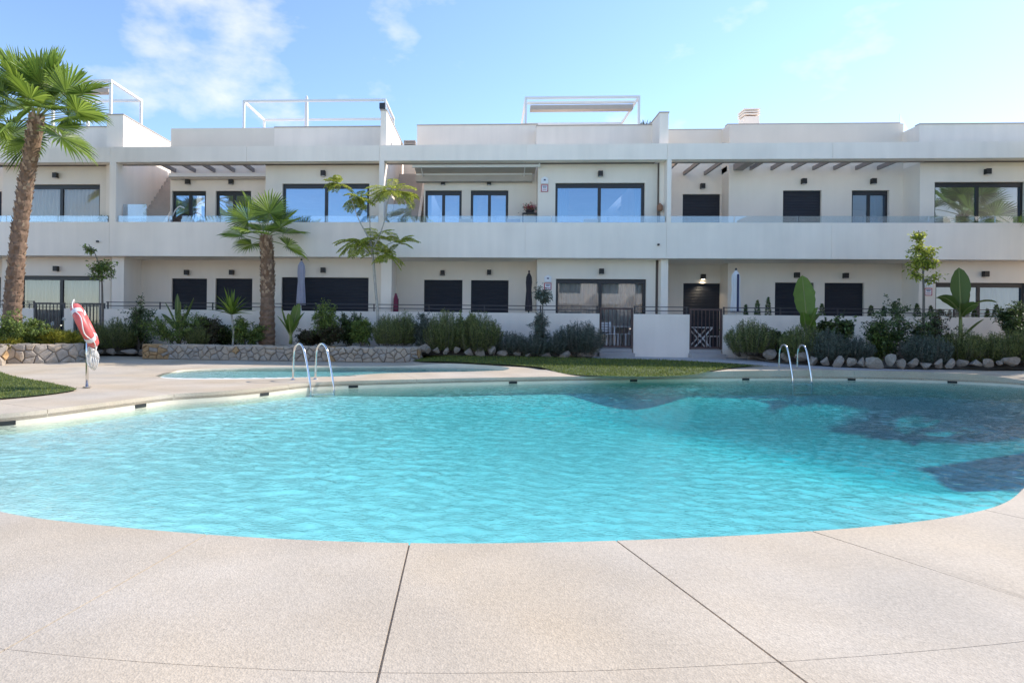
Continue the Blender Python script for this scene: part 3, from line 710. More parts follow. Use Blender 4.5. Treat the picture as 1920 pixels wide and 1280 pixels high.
# chimney and roof vents
cy = F_ + 4.5; cx0, cx1 = X(1396, cy, 220), X(1424, cy, 220); ct = bz(218, cy, 1410); cb = bz(250, cy, 1410); ch = part(MB().box(cx0, cx1, cy, cy + 0.6, Zf + 0.2, ct), 'chimney', 'plaster')
for i in range(3):
    z = ct + 0.06 + i * 0.10; part(MB().box(cx0 - 0.03, cx1 + 0.03, cy - 0.03, cy + 0.63, z, z + 0.05), 'cap_slat', 'plaster', ch)
part(MB().box(cx0 + 0.12, cx1 - 0.12, cy + 0.1, cy + 0.5, ct, ct + 0.26), 'flue_core', 'terracotta', ch)
vy = F_ + 4; vx0, vx1 = X(757, vy, 265), X(779, vy, 265); vz = bz(263, vy, 768)
vt = part(MB().box(vx0, vx1, vy, vy + 0.4, Zf + 0.2, vz - 0.3), 'roof_vent', 'plaster')
for i in range(3): part(MB().box(vx0, vx1, vy, vy + 0.4, vz - 0.26 + i * 0.1, vz - 0.2 + i * 0.1), 'cap_slat', 'fabric_beige', vt)
# roof glass by the gap
gx0, gx1 = X(1686, YR + .4), X(1730, YR + 1.6); part(MB().bar((gx0, YR + 0.45, bz(226, YR + .4, 1690)), (gx1, YR + 2.4, bz(226, YR + .4, 1690)), 0.012, 0.5), 'roof_glass', 'rail_glass')

# ------------------------------------------------------------------ wall lamps
lm = MB().box(-0.075, 0.075, -0.16, -0.02, -0.09, 0.09).mesh('lamp_box', ['lamp_black'])
lb = MB().box(-0.05, 0.05, -0.019, 0, -0.06, 0.06).mesh('lamp_bracket', ['lamp_black'])
ld = MB().box(-0.055, 0.055, -0.145, -0.035, -0.097, -0.091).mesh('lamp_diffuser', ['fabric_white'])
ldl = MB().box(-0.055, 0.055, -0.145, -0.035, -0.097, -0.091).mesh('lamp_diffuser', ['lamp_glow'])
LAMPS = [
 (107, 330, YL, 'upper curtained window beside the tall palm'), (354, 342, YR, 'balcony glass door behind the hanging egg chair'), (435, 342, YR, 'balcony glass door behind the short palm crown'),
 (607, 326, YL, 'wide blue balcony window behind the feathery tree'), (831, 343, YR, 'balcony door under the awning next to the roof stairs'), (917, 343, YR, 'balcony door under the awning next to the red flowers'),
 (1125, 327, YL, 'wide balcony window beside the white alarm sign'), (1316, 350, YA, 'closed balcony shutter beside the brown party wall'), (1505, 341, YR, 'closed balcony shutter in the middle of the pergola'),
 (1635, 341, YR, 'single balcony glass door with half-drawn curtain'), (1848, 323, YL, 'wide balcony window reflecting a palm'),
 (108, 504, YL, 'garden window with curtains behind the dark gates'), (352, 511, YR, 'garden shutter behind the paddle-leaved plant'), (436, 511, YR, 'garden shutter behind the thin-stemmed yucca'),
 (607, 507, YL, 'wide closed garden shutter by the lilac parasol'), (830, 512, YR, 'garden shutter beside the maroon folded chair'), (917, 511, YR, 'garden shutter beside the black parasol'),
 (1127, 509, YL, 'curtained patio doors behind the white chair'), (1317, 519, YA, 'garden door behind the gate with the folding table'), (1492, 516, YR, 'garden shutter behind the tall banana leaf'),
 (1583, 517, YR, 'garden shutter between the banana leaf and the round-leaved shrub'), (1844, 514, YL, 'wide garden window behind the large banana plant')]
for (a, b, Y, where) in LAMPS:
    lit = (a == 1317); p = at(a, b, Y)
    r_ = tag(empty('wall_lamp', (p.x, Y, p.z)), ('lit' if lit else 'black') + ' cube wall lamp above the ' + where, 'lamp', 'cube wall lamps on the facade')
    link('lamp_box', lm, r_); link('bracket', lb, r_); link('diffuser', ldl if lit else ld, r_)
    if lit:
        pl = bpy.data.lights.new('lamp_light', 'SPOT'); pl.energy = 6; pl.color = (1, 0.86, 0.65); pl.spot_size = R(120); pl.shadow_soft_size = 0.04; pl.spot_blend = 0.6
        po = bpy.data.objects.new('lamp_light', pl); col.objects.link(po); po.parent = r_; po.location = (0, -0.09, -0.11); po.rotation_euler = (0, 0, 0)

# ------------------------------------------------------------------ garden walls, rails, gates
YW = 20.45
zw0 = bz(586, YW, 930)
SEGS = [(-330, 62, 'white low garden wall behind the tall palm bed'), (120, 137, 'short white garden wall pier between the two dark gates'), (195, 1124, 'long white garden wall behind the raised stone bed'),
        (1188, 1293, 'white garden wall block between the two patio gates'), (1356, 2250, 'white garden wall behind the boulder-edged bed and banana plants')]
for a, b, lab in SEGS:
    x0, x1 = X(a, YW, 600), X(b, YW, 600)
    r_ = tag(empty('garden_wall', ((x0 + x1) / 2, YW, 0)), lab, 'wall')
    part(MB().box(x0, x1, YW, YW + 0.18, -0.1, zw0), 'wall_body', 'plaster', r_)
    if x1 - x0 > 1:
        rr = tag(empty('railing', ((x0 + x1) / 2, YW, zw0)), 'two thin dark rails on the ' + lab.replace('white ', '').replace('low ', '').replace('long ', ''), 'railing')
        for dz in (0.10, 0.225): part(MB().box(x0 + 0.02, x1 - 0.02, YW + 0.07, YW + 0.10, zw0 + dz, zw0 + dz + 0.025), 'rail', 'rail_metal', rr)
        k = max(2, int((x1 - x0) / 1.7) + 1)
        for i in range(k):
            xx = x0 + 0.06 + (x1 - x0 - 0.12) * i / (k - 1); part(MB().box(xx - 0.02, xx + 0.02, YW + 0.101, YW + 0.13, zw0, zw0 + 0.26), 'post', 'rail_metal', rr)
def gate(a, b, lab, mt, zb):
    x0, x1 = X(a, YW, 600), X(b, YW, 600); zt = zw0 + 0.2
    r_ = tag(empty('garden_gate', ((x0 + x1) / 2, YW, zb)), lab, 'gate')
    y0, y1 = YW + 0.04, YW + 0.09
    for xa in (x0 + 0.015, x1 - 0.075): part(MB().box(xa, xa + 0.06, y0, y1, zb, zt), 'stile', mt, r_)
    part(MB().box(x0 + 0.075, x1 - 0.075, y0, y1, zt - 0.06, zt), 'top_rail', mt, r_)
    part(MB().box(x0 + 0.075, x1 - 0.075, y0, y1, zb + 0.02, zb + 0.08), 'bottom_rail', mt, r_)
    k = max(3, int((x1 - x0) / 0.13)); me = MB().box(-0.011, 0.011, y0 + 0.012 - YW, y1 - 0.012 - YW, 0.08, zt - zb - 0.06).mesh('gate_bar', [mt])
    for i in range(1, k):
        xx = x0 + 0.045 + (x1 - x0 - 0.09) * i / k; link('bar', me, r_, (xx - (x0 + x1) / 2, 0, 0))
    part(MB().box(x1 - 0.14, x1 - 0.08, y0 - 0.03, y0 - 0.001, zb + 0.62, zb + 0.66), 'handle', 'steel', r_)
gate(1124, 1188, 'brown metal gate in front of the white chair and table', 'rust_metal', 0.5)
gate(1293, 1356, 'brown metal gate in front of the white folding table', 'rust_metal', 0.5)
gate(62, 120, 'dark barred gate behind the tall palm trunk', 'rail_metal', 0.4)
gate(137, 195, 'dark barred gate behind the red lifebuoy', 'rail_metal', 0.4)
for a, b, lab in ((1118, 1194, 'grey stone doorstep below the gate with the white chair'), (1288, 1362, 'grey stone doorstep below the gate with the folding table')):
    x0, x1 = X(a, YW), X(b, YW); r_ = tag(MB().box(x0 + 0.09, x1 - 0.09, YW - 0.35, YW + 0.2, 0.05, 0.36).box(x0 + 0.1, x1 - 0.1, YW + 0.02, YW + 0.2, 0.36, 0.48).build('doorstep', 'paving', bevel=0.01), lab, 'step')

# ------------------------------------------------------------------ planting beds
def bed(name, px, zf, lab):
    P = [(X(a, Y, 640), Y) for a, Y in px]
    if area(P) < 0: P.reverse()
    o = cdt_sheet(name, P, [], zf, 'soil', step=0.35)
    return tag(o, kind='structure'), P
bed('planting_bed', [(268, 18.72), (400, 18.72), (700, 18.72), (783, 18.95), (792, 19.6), (800, 20.5), (262, 20.5)], lambda x, y: 0.44 + 0.03 * noise.noise(Vector((x * 2, y * 2, 0))), '')
bed('planting_bed', [(786, 19.05), (850, 18.95), (950, 18.95), (1050, 19.1), (1115, 19.6), (1118, 20.5), (786, 20.5)], lambda x, y: 0.26 + 0.28 * sm(18.95, 20.0, y) + 0.03 * noise.noise(Vector((x * 2, y * 2, 0))), '')
def rbed(x, y): return g(x, y) + 0.03 + 0.34 * sm(17.2 + 1.6 * sm(11.5, 8.2, x), 20.0, y) + 0.03 * noise.noise(Vector((x * 2, y * 2, 0)))
bed('planting_bed', [(1366, 20.3), (1400, 19.3), (1470, 18.2), (1560, 17.5), (1700, 17.1), (1850, 17.2), (2050, 17.6), (2300, 18), (2300, 20.5), (1366, 20.5)], rbed, '')
bed('planting_bed', [(165, 19.2), (268, 19.2), (262, 20.5), (0, 20.5), (-400, 20.5), (-400, 19.0), (60, 19.0)], lambda x, y: g(x, y) + 0.05 + 0.25 * sm(19.1, 20, y), '')

# ------------------------------------------------------------------ dry-stone walls
def clip_poly(P, nx, ny, d):
    out = []; k = len(P)
    for i in range(k):
        a = P[i]; b = P[(i + 1) % k]; da = a[0] * nx + a[1] * ny - d; db = b[0] * nx + b[1] * ny - d
        if da <= 0: out.append(a)
        if (da < 0) != (db < 0) and da != db:
            t = da / (da - db); out.append((a[0] + (b[0] - a[0]) * t, a[1] + (b[1] - a[1]) * t))
    return out
def voronoi(x0, x1, y0, y1, pts, asp=1.0):
    cells = []
    for i, p in enumerate(pts):
        P = [(x0, y0), (x1, y0), (x1, y1), (x0, y1)]
        for j, q in enumerate(pts):
            if i == j or abs(q[0] - p[0]) > 1.2: continue
            nx, ny = q[0] - p[0], (q[1] - p[1]) * asp; mx_, my_ = (p[0] + q[0]) / 2, (p[1] + q[1]) / 2
            P = clip_poly(P, nx, ny, mx_ * nx + my_ * ny)
            if len(P) < 3: break
        if len(P) >= 3: cells.append(P)
    return cells
def shrink(P, d):
    c = Vector((sum(p[0] for p in P) / len(P), sum(p[1] for p in P) / len(P))); out = []
    for p in P:
        v = Vector(p) - c; l = v.length; out.append(tuple(c + v * max(0.3, (l - d) / l if l > 1e-6 else 1)))
    return out
def stone_wall(path, z0f, z1, th, lab, rows, slen, ochre=None, seed=1):
    rnd = random.Random(seed)
    pth = [Vector((p[0], p[1])) for p in path]; S = [0]
    for a, b in zip(pth, pth[1:]): S.append(S[-1] + (b - a).length)
    def pos(s):
        s = max(0, min(S[-1] - 1e-6, s))
        for i in range(len(S) - 1):
            if s <= S[i + 1]:
                t = (s - S[i]) / max(1e-9, S[i + 1] - S[i]); d = (pth[i + 1] - pth[i]).normalized(); return pth[i] + (pth[i + 1] - pth[i]) * t, Vector((d.y, -d.x))
    def W(s, z, out):
        p, nv = pos(s); q = p + nv * out; return Vector((q.x, q.y, z))
    mid = pos(S[-1] / 2)[0]; r_ = tag(empty('stone_wall', (mid.x, mid.y, 0)), lab, 'wall'); off = Vector((mid.x, mid.y, 0))
    mb = MB(); k = 60
    for i in range(k):
        s0, s1 = S[-1] * i / k, S[-1] * (i + 1) / k
        A = [W(s, z, o) - off for s in (s0, s1) for o in (0, -th) for z in (z0f - 0.2, z1 - 0.03)]
        fs = [(0, 4, 5, 1), (2, 3, 7, 6), (1, 5, 7, 3)]
        if i == 0: fs.append((0, 1, 3, 2))
        if i == k - 1: fs.append((4, 6, 7, 5))
        mb.poly(A, fs)
    mb.build('mortar_core', 'mortar', r_)
    def put(P, mapf, pr):
        P = shrink(P, 0.009); kk = len(P)
        ins = shrink(P, 0.028); V = [mapf(a, b, -0.02) - off for a, b in P] + [mapf(a, b, pr * 0.65) - off for a, b in P]
        V += [mapf(a, b, pr * rnd.uniform(0.9, 1.25)) - off for a, b in ins]
        cx = sum(p[0] for p in ins) / kk; cy_ = sum(p[1] for p in ins) / kk; V.append(mapf(cx, cy_, pr * rnd.uniform(1.0, 1.5)) - off)
        fs = []
        for i in range(kk):
            j = (i + 1) % kk; fs += [(i, j, kk + j, kk + i), (kk + i, kk + j, 2 * kk + j, 2 * kk + i), (2 * kk + i, 2 * kk + j, 3 * kk)]
        m_ = rnd.choices(['stone', 'stone_grey', 'stone_ochre'], [5, 4.5, 0.45])[0]
        if ochre and P[0][0] < ochre and rnd.random() < 0.7: m_ = 'stone_ochre'
        me = MB().poly(V, fs).mesh('stone', [m_]); bm = bmesh.new(); bm.from_mesh(me); bmesh.ops.recalc_face_normals(bm, faces=bm.faces); bm.to_mesh(me); bm.free()
        link('stone', me, r_)
    H = z1 - z0f; pts = []
    for rr in range(rows):
        s = rnd.uniform(0, slen)
        while s < S[-1]:
            pts.append((s, z0f + H * (rr + 0.5) / rows + rnd.uniform(-.3, .3) * H / rows)); s += slen * rnd.uniform(0.5, 1.5)
    for P in voronoi(0, S[-1], z0f, z1 - 0.02, pts): put(P, lambda a, b, o: W(a, b, o), rnd.uniform(0.02, 0.075))
    pts = []; s = slen / 2
    while s < S[-1]:
        pts.append((s, -th / 2 + rnd.uniform(-.08, .08))); s += slen * rnd.uniform(0.8, 1.5)
    for P in voronoi(0, S[-1], -th, 0.03, pts): put(P, lambda a, b, o: W(a, z1 - 0.03 + o, b), rnd.uniform(0.02, 0.04))
    # left and right ends
    for s_end, sg in ((0, -1), (S[-1], 1)):
        p, nv = pos(s_end); tdir = Vector((-nv.y, nv.x)) * sg
        pts = [(-th * q + rnd.uniform(-.04, .04), z0f + H * v + rnd.uniform(-.03, .03)) for q in (0.25, 0.75) for v in (0.2, 0.55, 0.85)]
        for P in voronoi(-th, 0, z0f, z1 - 0.03, pts): put(P, lambda a, b, o: Vector((p.x + nv.x * a + tdir.x * o, p.y + nv.y * a + tdir.y * o, b)), 0.03)
    return r_
wp = [(X(268, 18.45, 660), 18.45), (X(400, 18.42, 660), 18.42), (X(560, 18.42, 660), 18.42), (X(700, 18.45, 660), 18.45), (X(765, 18.6, 660), 18.6), (X(787, 18.95, 660), 18.95), (X(790, 19.6, 660), 19.6)]
stone_wall(spline(wp, 5, False), 0.04, 0.50, 0.32, 'long low dry-stone wall with ochre end stones holding the raised bed', 4, 0.27, ochre=0.75, seed=3)
wl = [(-13.6, 14.2), (-12.3, 14.9), (X(0, 15.4, 670), 15.4), (X(60, 15.75, 670), 15.75), (X(120, 16.3, 670), 16.3), (X(152, 16.9, 670), 16.9), (X(150, 17.6, 670), 17.6)]
WLP = spline(wl, 5, False)
stone_wall(WLP, 0.02, 0.56, 0.35, 'sunlit low dry-stone wall in front of the tall palm bed', 3, 0.34, seed=5)
bedL = WLP + [(X(150, 17.6, 670) - 0.1, 18.9), (-18, 18.9), (-18, 14.2)]
if area(bedL) < 0: bedL.reverse()
tag(cdt_sheet('planting_bed', bedL, [], lambda x, y: 0.47 + 0.03 * noise.noise(Vector((x * 2, y * 2, 0))), 'soil', step=0.35), kind='structure')

# ------------------------------------------------------------------ boulders
def boulder_mesh(seed):
    rnd = random.Random(seed); bm = bmesh.new(); bmesh.ops.create_icosphere(bm, subdivisions=2, radius=1)
    cuts = [(Vector((rnd.gauss(0, 1), rnd.gauss(0, 1), rnd.gauss(0, 1))).normalized(), rnd.uniform(0.34, 0.68)) for _ in range(11)]
    for v in bm.verts:
        for nv, d in cuts:
            e = v.co.dot(nv) - d
            if e > 0: v.co -= nv * e
        v.co *= 1 + 0.10 * noise.noise(v.co * 2.2 + Vector((seed * 3.1, 0, 0)))
    me = bpy.data.meshes.new('boulder'); bm.to_mesh(me); bm.free(); me.materials.append(MATS['boulder']); return me
BM = [boulder_mesh(s) for s in range(9)]
def boulder(px, yb, Y, w_, h_, lab, i, grp):
    p = at(px, yb, Y); s = FPX / Y
    o = link('boulder', BM[i % 9], None, (p.x, Y + 0.1, p.z + h_ / s * 0.36)); o.scale = (w_ / s * 0.56, w_ / s * 0.42, h_ / s * 0.62); o.rotation_euler = (0.1 * math.sin(i * 3), 0.12 * math.cos(i * 5), i * 1.3)
    o.rotation_euler.z = math.pi * round(i * 1.3) * 0.5 * 0 + 0.2 * math.sin(i)
    tag(o, lab, 'boulder', grp)
rb = [(1385, 668, 20.0, 20, 18), (1416, 673, 19.4, 30, 18), (1447, 676, 18.8, 36, 22), (1478, 677, 18.4, 18, 22), (1504, 678, 18.0, 34, 22), (1530, 683, 17.7, 22, 20), (1551, 684, 17.5, 20, 18), (1577, 685, 17.3, 32, 20), (1602, 686, 17.2, 20, 22), (1621, 688, 17.1, 22, 20), (1645, 688, 17.0, 34, 20), (1675, 689, 17.0, 26, 26), (1696, 690, 17.0, 18, 20), (1715, 690, 17.0, 26, 20), (1742, 690, 17.0, 30, 14), (1766, 689, 17.0, 20, 20), (1788, 688, 17.0, 25, 18), (1811, 688, 17.05, 21, 20), (1836, 687, 17.1, 30, 14), (1859, 686, 17.1, 22, 15), (1879, 686, 17.2, 16, 10), (1903, 684, 17.2, 36, 18), (1940, 684, 17.3, 30, 18)]
cb_ = [(792, 662, 18.95, 24, 20), (803, 660, 18.9, 18, 16), (818, 661, 18.9, 18, 14), (837, 662, 18.9, 18, 14), (857, 662, 18.9, 15, 18), (879, 667, 18.9, 26, 18), (901, 666, 18.9, 22, 18), (922, 667, 18.9, 22, 20), (945, 668, 18.95, 26, 14), (969, 670, 18.95, 19, 17), (993, 669, 18.95, 28, 13), (1025, 671, 19.0, 34, 14), (1061, 670, 19.1, 36, 15), (1089, 669, 19.3, 18, 14), (1103, 668, 19.45, 16, 18), (1112, 666, 19.7, 10, 15)]
lb_ = [(183, 665, 19.1, 20, 10), (207, 664, 19.1, 22, 14), (238, 665, 19.1, 32, 13), (263, 664, 19.1, 16, 14)]
def near_label(px, table): return min(table, key=lambda q: abs(q[0] - px))[1]
RT = [(1395, 'rosemary bush beside the folding-table gate'), (1455, 'low broad-leaved dark plant'), (1505, 'lime banana plant'), (1545, 'lavender under the round-leaved shrub'), (1600, 'lavender between two dark shrubs'), (1650, 'green shrub leaning on the dark evergreen'), (1695, 'big dark evergreen shrub'), (1742, 'dark reddish shrub'), (1795, 'torn-leaved banana plant'), (1850, 'wide garden window and rosemary'), (1910, 'dark shrub rising over the rosemary')]
CT = [(797, 'thin sapling at the stone wall end'), (830, 'rosemary bush next to the sapling'), (860, 'gap between rosemary and bright green bush'), (895, 'rosemary bush under the second shutter'), (950, 'lavender below the black parasol'), (1000, 'slim olive'), (1045, 'lavender beside the large grey bush'), (1095, 'large grey bush by the gate')]
LT = [(190, 'rosemary directly behind the lifebuoy'), (250, 'tall dark leafy shrub by the ochre stones')]
for i, b in enumerate(rb): boulder(*b, 'pale rough boulder at the foot of the ' + near_label(b[0], RT), i, 'boulders edging the banana bed')
for i, b in enumerate(cb_): boulder(*b, 'angular beige boulder between the lawn and the ' + near_label(b[0], CT), i + 4, 'boulders edging the lawn')
for i, b in enumerate(lb_): boulder(*b, 'low beige boulder in front of the ' + near_label(b[0], LT), i + 2, 'boulders between the stone walls')

# ------------------------------------------------------------------ vegetation
def leafmesh(name, P, D, L_, W_, mats, fold=0.25, droop=0.15, rs_=np.random):
    """P base points, D unit directions: one folded four-vertex leaf each"""
    k = len(P); up = np.tile(np.array([[0, 0, 1.0]]), (k, 1)) + rs_.normal(0, .5, (k, 3))
    S = np.cross(D, up); S /= np.linalg.norm(S, axis=1, keepdims=True) + 1e-9; U = np.cross(S, D)
    L_ = (L_ * rs_.uniform(.65, 1.25, k))[:, None]; W_ = W_ * L_ / L_.mean()
    mid = P + D * L_ * 0.5; tip = P + D * L_ - np.array([0, 0, 1.0]) * L_ * droop
    V = np.stack([P, mid + S * W_ / 2 + U * W_ * fold, tip, mid - S * W_ / 2 + U * W_ * fold], 1).reshape(-1, 3)
    b = np.arange(k)[:, None] * 4
    F = np.concatenate([b + np.array([[0, 1, 2]]), b + np.array([[0, 2, 3]])], 0)
    return npmesh(name, V, F, mats)
def nrm(a): return a / (np.linalg.norm(a, axis=1, keepdims=True) + 1e-9)
def shrub(px, ybase, ytop, wpx, Y, kind, lab, name='shrub', zb=None, dens=1.0, cat='shrub', grp=None):
    s = FPX / Y; base = at(px, ybase, Y); h = (ybase - ytop) / s * 1.12; w_ = wpx / s * 1.28
    r_ = tag(empty(name, base), lab, cat, grp); rs_ = np.random.RandomState(int(px * 7 + ytop) % 99991)
    st = MB(); m_ = {'leafy': 'leaf_mid', 'dark': 'leaf_dark', 'rosemary': 'leaf_rosemary', 'blue': 'leaf_blue', 'red': 'leaf_red', 'lime': 'leaf_lime', 'olive': 'leaf_blue', 'yellow': 'leaf_yellow', 'round': 'leaf_dark'}[kind]
    ns = max(4, int(9 * dens)) if kind not in ('rosemary', 'blue', 'yellow') else int(max(50, 240 * w_ * dens))
    tips = []; pts = []; dirs = []
    for i in range(ns):
        a = rs_.uniform(0, 6.283); rr = math.sqrt(rs_.rand()); end = np.array([math.cos(a) * rr * w_ / 2, math.sin(a) * rr * w_ * 0.42, h * (1 - 0.45 * rr ** 2) * rs_.uniform(.72, 1.0)])
        st0 = np.array([end[0] * (0.55 if kind in ('rosemary', 'blue') else 0.2), end[1] * (0.55 if kind in ('rosemary', 'blue') else 0.2), 0])
        mid = st0 * 0.5 + end * 0.5 + rs_.normal(0, .04 * w_, 3); 
        if kind in ('rosemary', 'blue', 'yellow'):
            mid = np.array([end[0] * 0.95, end[1] * 0.95, end[2] * 0.5])
            k = int((46 if kind == 'rosemary' else 34) * max(.5, h / .9)) if kind != 'yellow' else 14
            t = np.sort(rs_.uniform(0.08, 1, k))[:, None]; q = (1 - t) ** 2 * st0 + 2 * t * (1 - t) * mid + t ** 2 * end
            d = 2 * (1 - t) * (mid - st0) + 2 * t * (end - mid); d = nrm(d) * 1.0 + rs_.normal(0, .42 if kind == 'rosemary' else .6, (k, 3)); pts.append(q + rs_.normal(0, .008, (k, 3))); dirs.append(nrm(d))
            if i % 4 == 0: st.tube([st0, mid, end], [0.006, 0.004, 0.002], 4)
        else:
            st.tube([st0, mid, end], [0.014, 0.009, 0.004], 5)
            nb = int(20 * dens)
            for j in range(nb):
                t = rs_.uniform(.25, 1); q = (1 - t) ** 2 * st0 + 2 * t * (1 - t) * mid + t ** 2 * end
                e2 = q + rs_.normal(0, 1, 3) * np.array([w_ * .13, w_ * .13, h * .09]) + np.array([0, 0, .02]); e2[2] = max(0.03, e2[2])
                st.tube([q, e2], [0.004, 0.002], 3, cap=False)
                k = 26 if kind != 'round' else 12
                tt = rs_.uniform(.1, 1.05, k)[:, None]; pp = q + (e2 - q) * tt + rs_.normal(0, .03, (k, 3)); pts.append(pp)
                dirs.append(nrm(rs_.normal(0, 1, (k, 3)) + nrm(np.tile(e2 - q, (k, 1))) * .7 + np.array([0, 0, .35])))
    P = np.concatenate(pts); D = np.concatenate(dirs); P[:, 2] = np.maximum(P[:, 2], 0.01)
    LW = {'leafy': (.085, .034), 'dark': (.08, .036), 'rosemary': (.075, .010), 'blue': (.075, .012), 'red': (.08, .032), 'lime': (.08, .03), 'olive': (.07, .02), 'yellow': (.22, .016), 'round': (.10, .07)}[kind]
    st.build('stems', 'bark', r_)
    link('foliage', leafmesh('foliage', P, D, LW[0], LW[1], [m_], rs_=rs_), r_)
    return r_
def paddle_leaf(mb, base, d0, length, width, droop, rs_, tear=True, pet=0.3):
    """one big banana-type leaf with petiole, midrib and drooping blade"""
    d = Vector(d0).normalized(); p = Vector(base); pts = [p.copy()]; k = 12; step = length * (1 + pet) / k
    for i in range(k):
        p = p + d * step; pts.append(p.copy()); d = (d + Vector((0, 0, -droop / k * (0.4 + i / k)))).normalized()
    mb.tube(pts, [0.022 * (1 - 0.85 * i / k) + 0.003 for i in range(k + 1)], 6, 1)
    n0 = int(k * pet / (1 + pet)); m_ = k - n0; side = Vector(d0).cross(Vector((rs_.normal(0, .5), rs_.normal(0, .5), 1))).normalized()
    if Vector(d0).normalized().z > 0.97: side = Vector((1, rs_.normal(0, .25), 0)).normalized()
    V = []; 
    for i in range(n0, k + 1):
        t = (i - n0) / m_; wd = width / 2 * (math.sin(math.pi * min(1, t * 0.93 + 0.07)) ** 0.55) * (1 - 0.12 * t)
        if t > 0.985: wd *= 0.25
        tg = (pts[min(k, i + 1)] - pts[i - 1]).normalized(); s_ = (side - tg * side.dot(tg)).normalized(); nn_ = s_.cross(tg); cur = 0.22 * wd; j = rs_.uniform(.9, 1.05) if tear else 1
        V.append([pts[i] - s_ * wd * j + nn_ * cur, pts[i] - s_ * wd * .5 + nn_ * cur * .35, pts[i] + Vector((0, 0, 0.001)), pts[i] + s_ * wd * .5 + nn_ * cur * .35, pts[i] + s_ * wd * j + nn_ * cur])
    flat = [q for r in V for q in r]; fs = [(5 * i + c, 5 * i + c + 1, 5 * i + c + 6, 5 * i + c + 5) for i in range(len(V) - 1) for c in range(4)]
    mb.poly(flat, fs, 0)
def paddle_plant(px, ybase, Y, leaves, lab, name='banana_plant', stem_h=0.3, matl='leaf_banana'):
    base = at(px, ybase, Y); s = FPX / Y; r_ = tag(empty(name, base), lab, 'plant'); rs_ = np.random.RandomState(int(px))
    st = MB(); st.tube([(0, 0, 0), (0.01, 0, stem_h * .5), (0, 0, stem_h)], [0.06, 0.05, 0.03], 8); st.build('stem', 'petiole', r_, smooth=True)
    for (dx, dy, dz, ln, wd, dr, *hf) in leaves:
        mb = MB(); paddle_leaf(mb, (0, 0, stem_h * (hf[0] if hf else .7)), (dx, dy, dz), ln, wd, dr, rs_, pet=hf[1] if len(hf) > 1 else .3); mb.build('leaf', [matl, 'petiole'], r_, smooth=True)
    return r_
def fan_frond(mb, base, d, pet_len, rad, roll, rs_, nseg=34, droop=0.5):
    """fan palm frond: petiole then folded segments drooping at the tips"""
    d = Vector(d).normalized(); pts = []; p = Vector(base); q = d.copy()
    for i in range(6):
        pts.append(p.copy()); p = p + q * pet_len / 5; q = (q + Vector((0, 0, -0.05 * droop * 2))).normalized()
    mb.tube(pts, [0.022, 0.018, 0.015, 0.013, 0.011, 0.009], 5, 1)
    hb = pts[-1]; ax = (pts[-1] - pts[-2]).normalized(); side = ax.cross(Vector((0, 0, 1)))
    if side.length < 0.1: side = Vector((1, 0, 0))
    side.normalize(); nv = side.cross(ax).normalized(); side, nv = side * math.cos(roll) + nv * math.sin(roll), nv * math.cos(roll) - side * math.sin(roll)
    span = R(138)
    for i in range(nseg):
        a = -span + 2 * span * (i + .5) / nseg; dr = ax * math.cos(a) + side * math.sin(a) + nv * (0.22 * abs(math.sin(a)) - 0.02)
        dr.normalize(); ln = rad * (0.78 + 0.22 * math.cos(a)) * rs_.uniform(.92, 1.05); sd = (side * math.cos(a) - ax * math.sin(a)).normalized()
        wmid = 2 * ln * 0.55 * math.tan(span / nseg) * 0.95; g_ = droop * rs_.uniform(.6, 1.3)
        c0 = hb; c1 = hb + dr * ln * .33 ; c2 = hb + dr * ln * .62 + Vector((0, 0, -ln * .03 * g_)); c3 = hb + dr * ln * .84 + Vector((0, 0, -ln * .12 * g_)); c4 = hb + dr * ln * .97 + Vector((0, 0, -ln * .30 * g_)) + sd * rs_.normal(0, .03) * ln
        f = nv * wmid * .28
        w1, w2, w3 = wmid * .33 / .55 / 2, wmid * .98 / 2, wmid * .42 / 2
        V = [c0, c1 - sd * w1 + f * .5, c1 - f * .3, c1 + sd * w1 + f * .5, c2 - sd * w2 + f, c2 - f * .5, c2 + sd * w2 + f, c3 - sd * w3 + f * .4, c3 - f * .3, c3 + sd * w3 + f * .4, c4]
        mb.poly(V, [(0, 2, 1), (0, 3, 2), (1, 2, 5, 4), (2, 3, 6, 5), (4, 5, 8, 7), (5, 6, 9, 8), (7, 8, 10), (8, 9, 10)], 0)
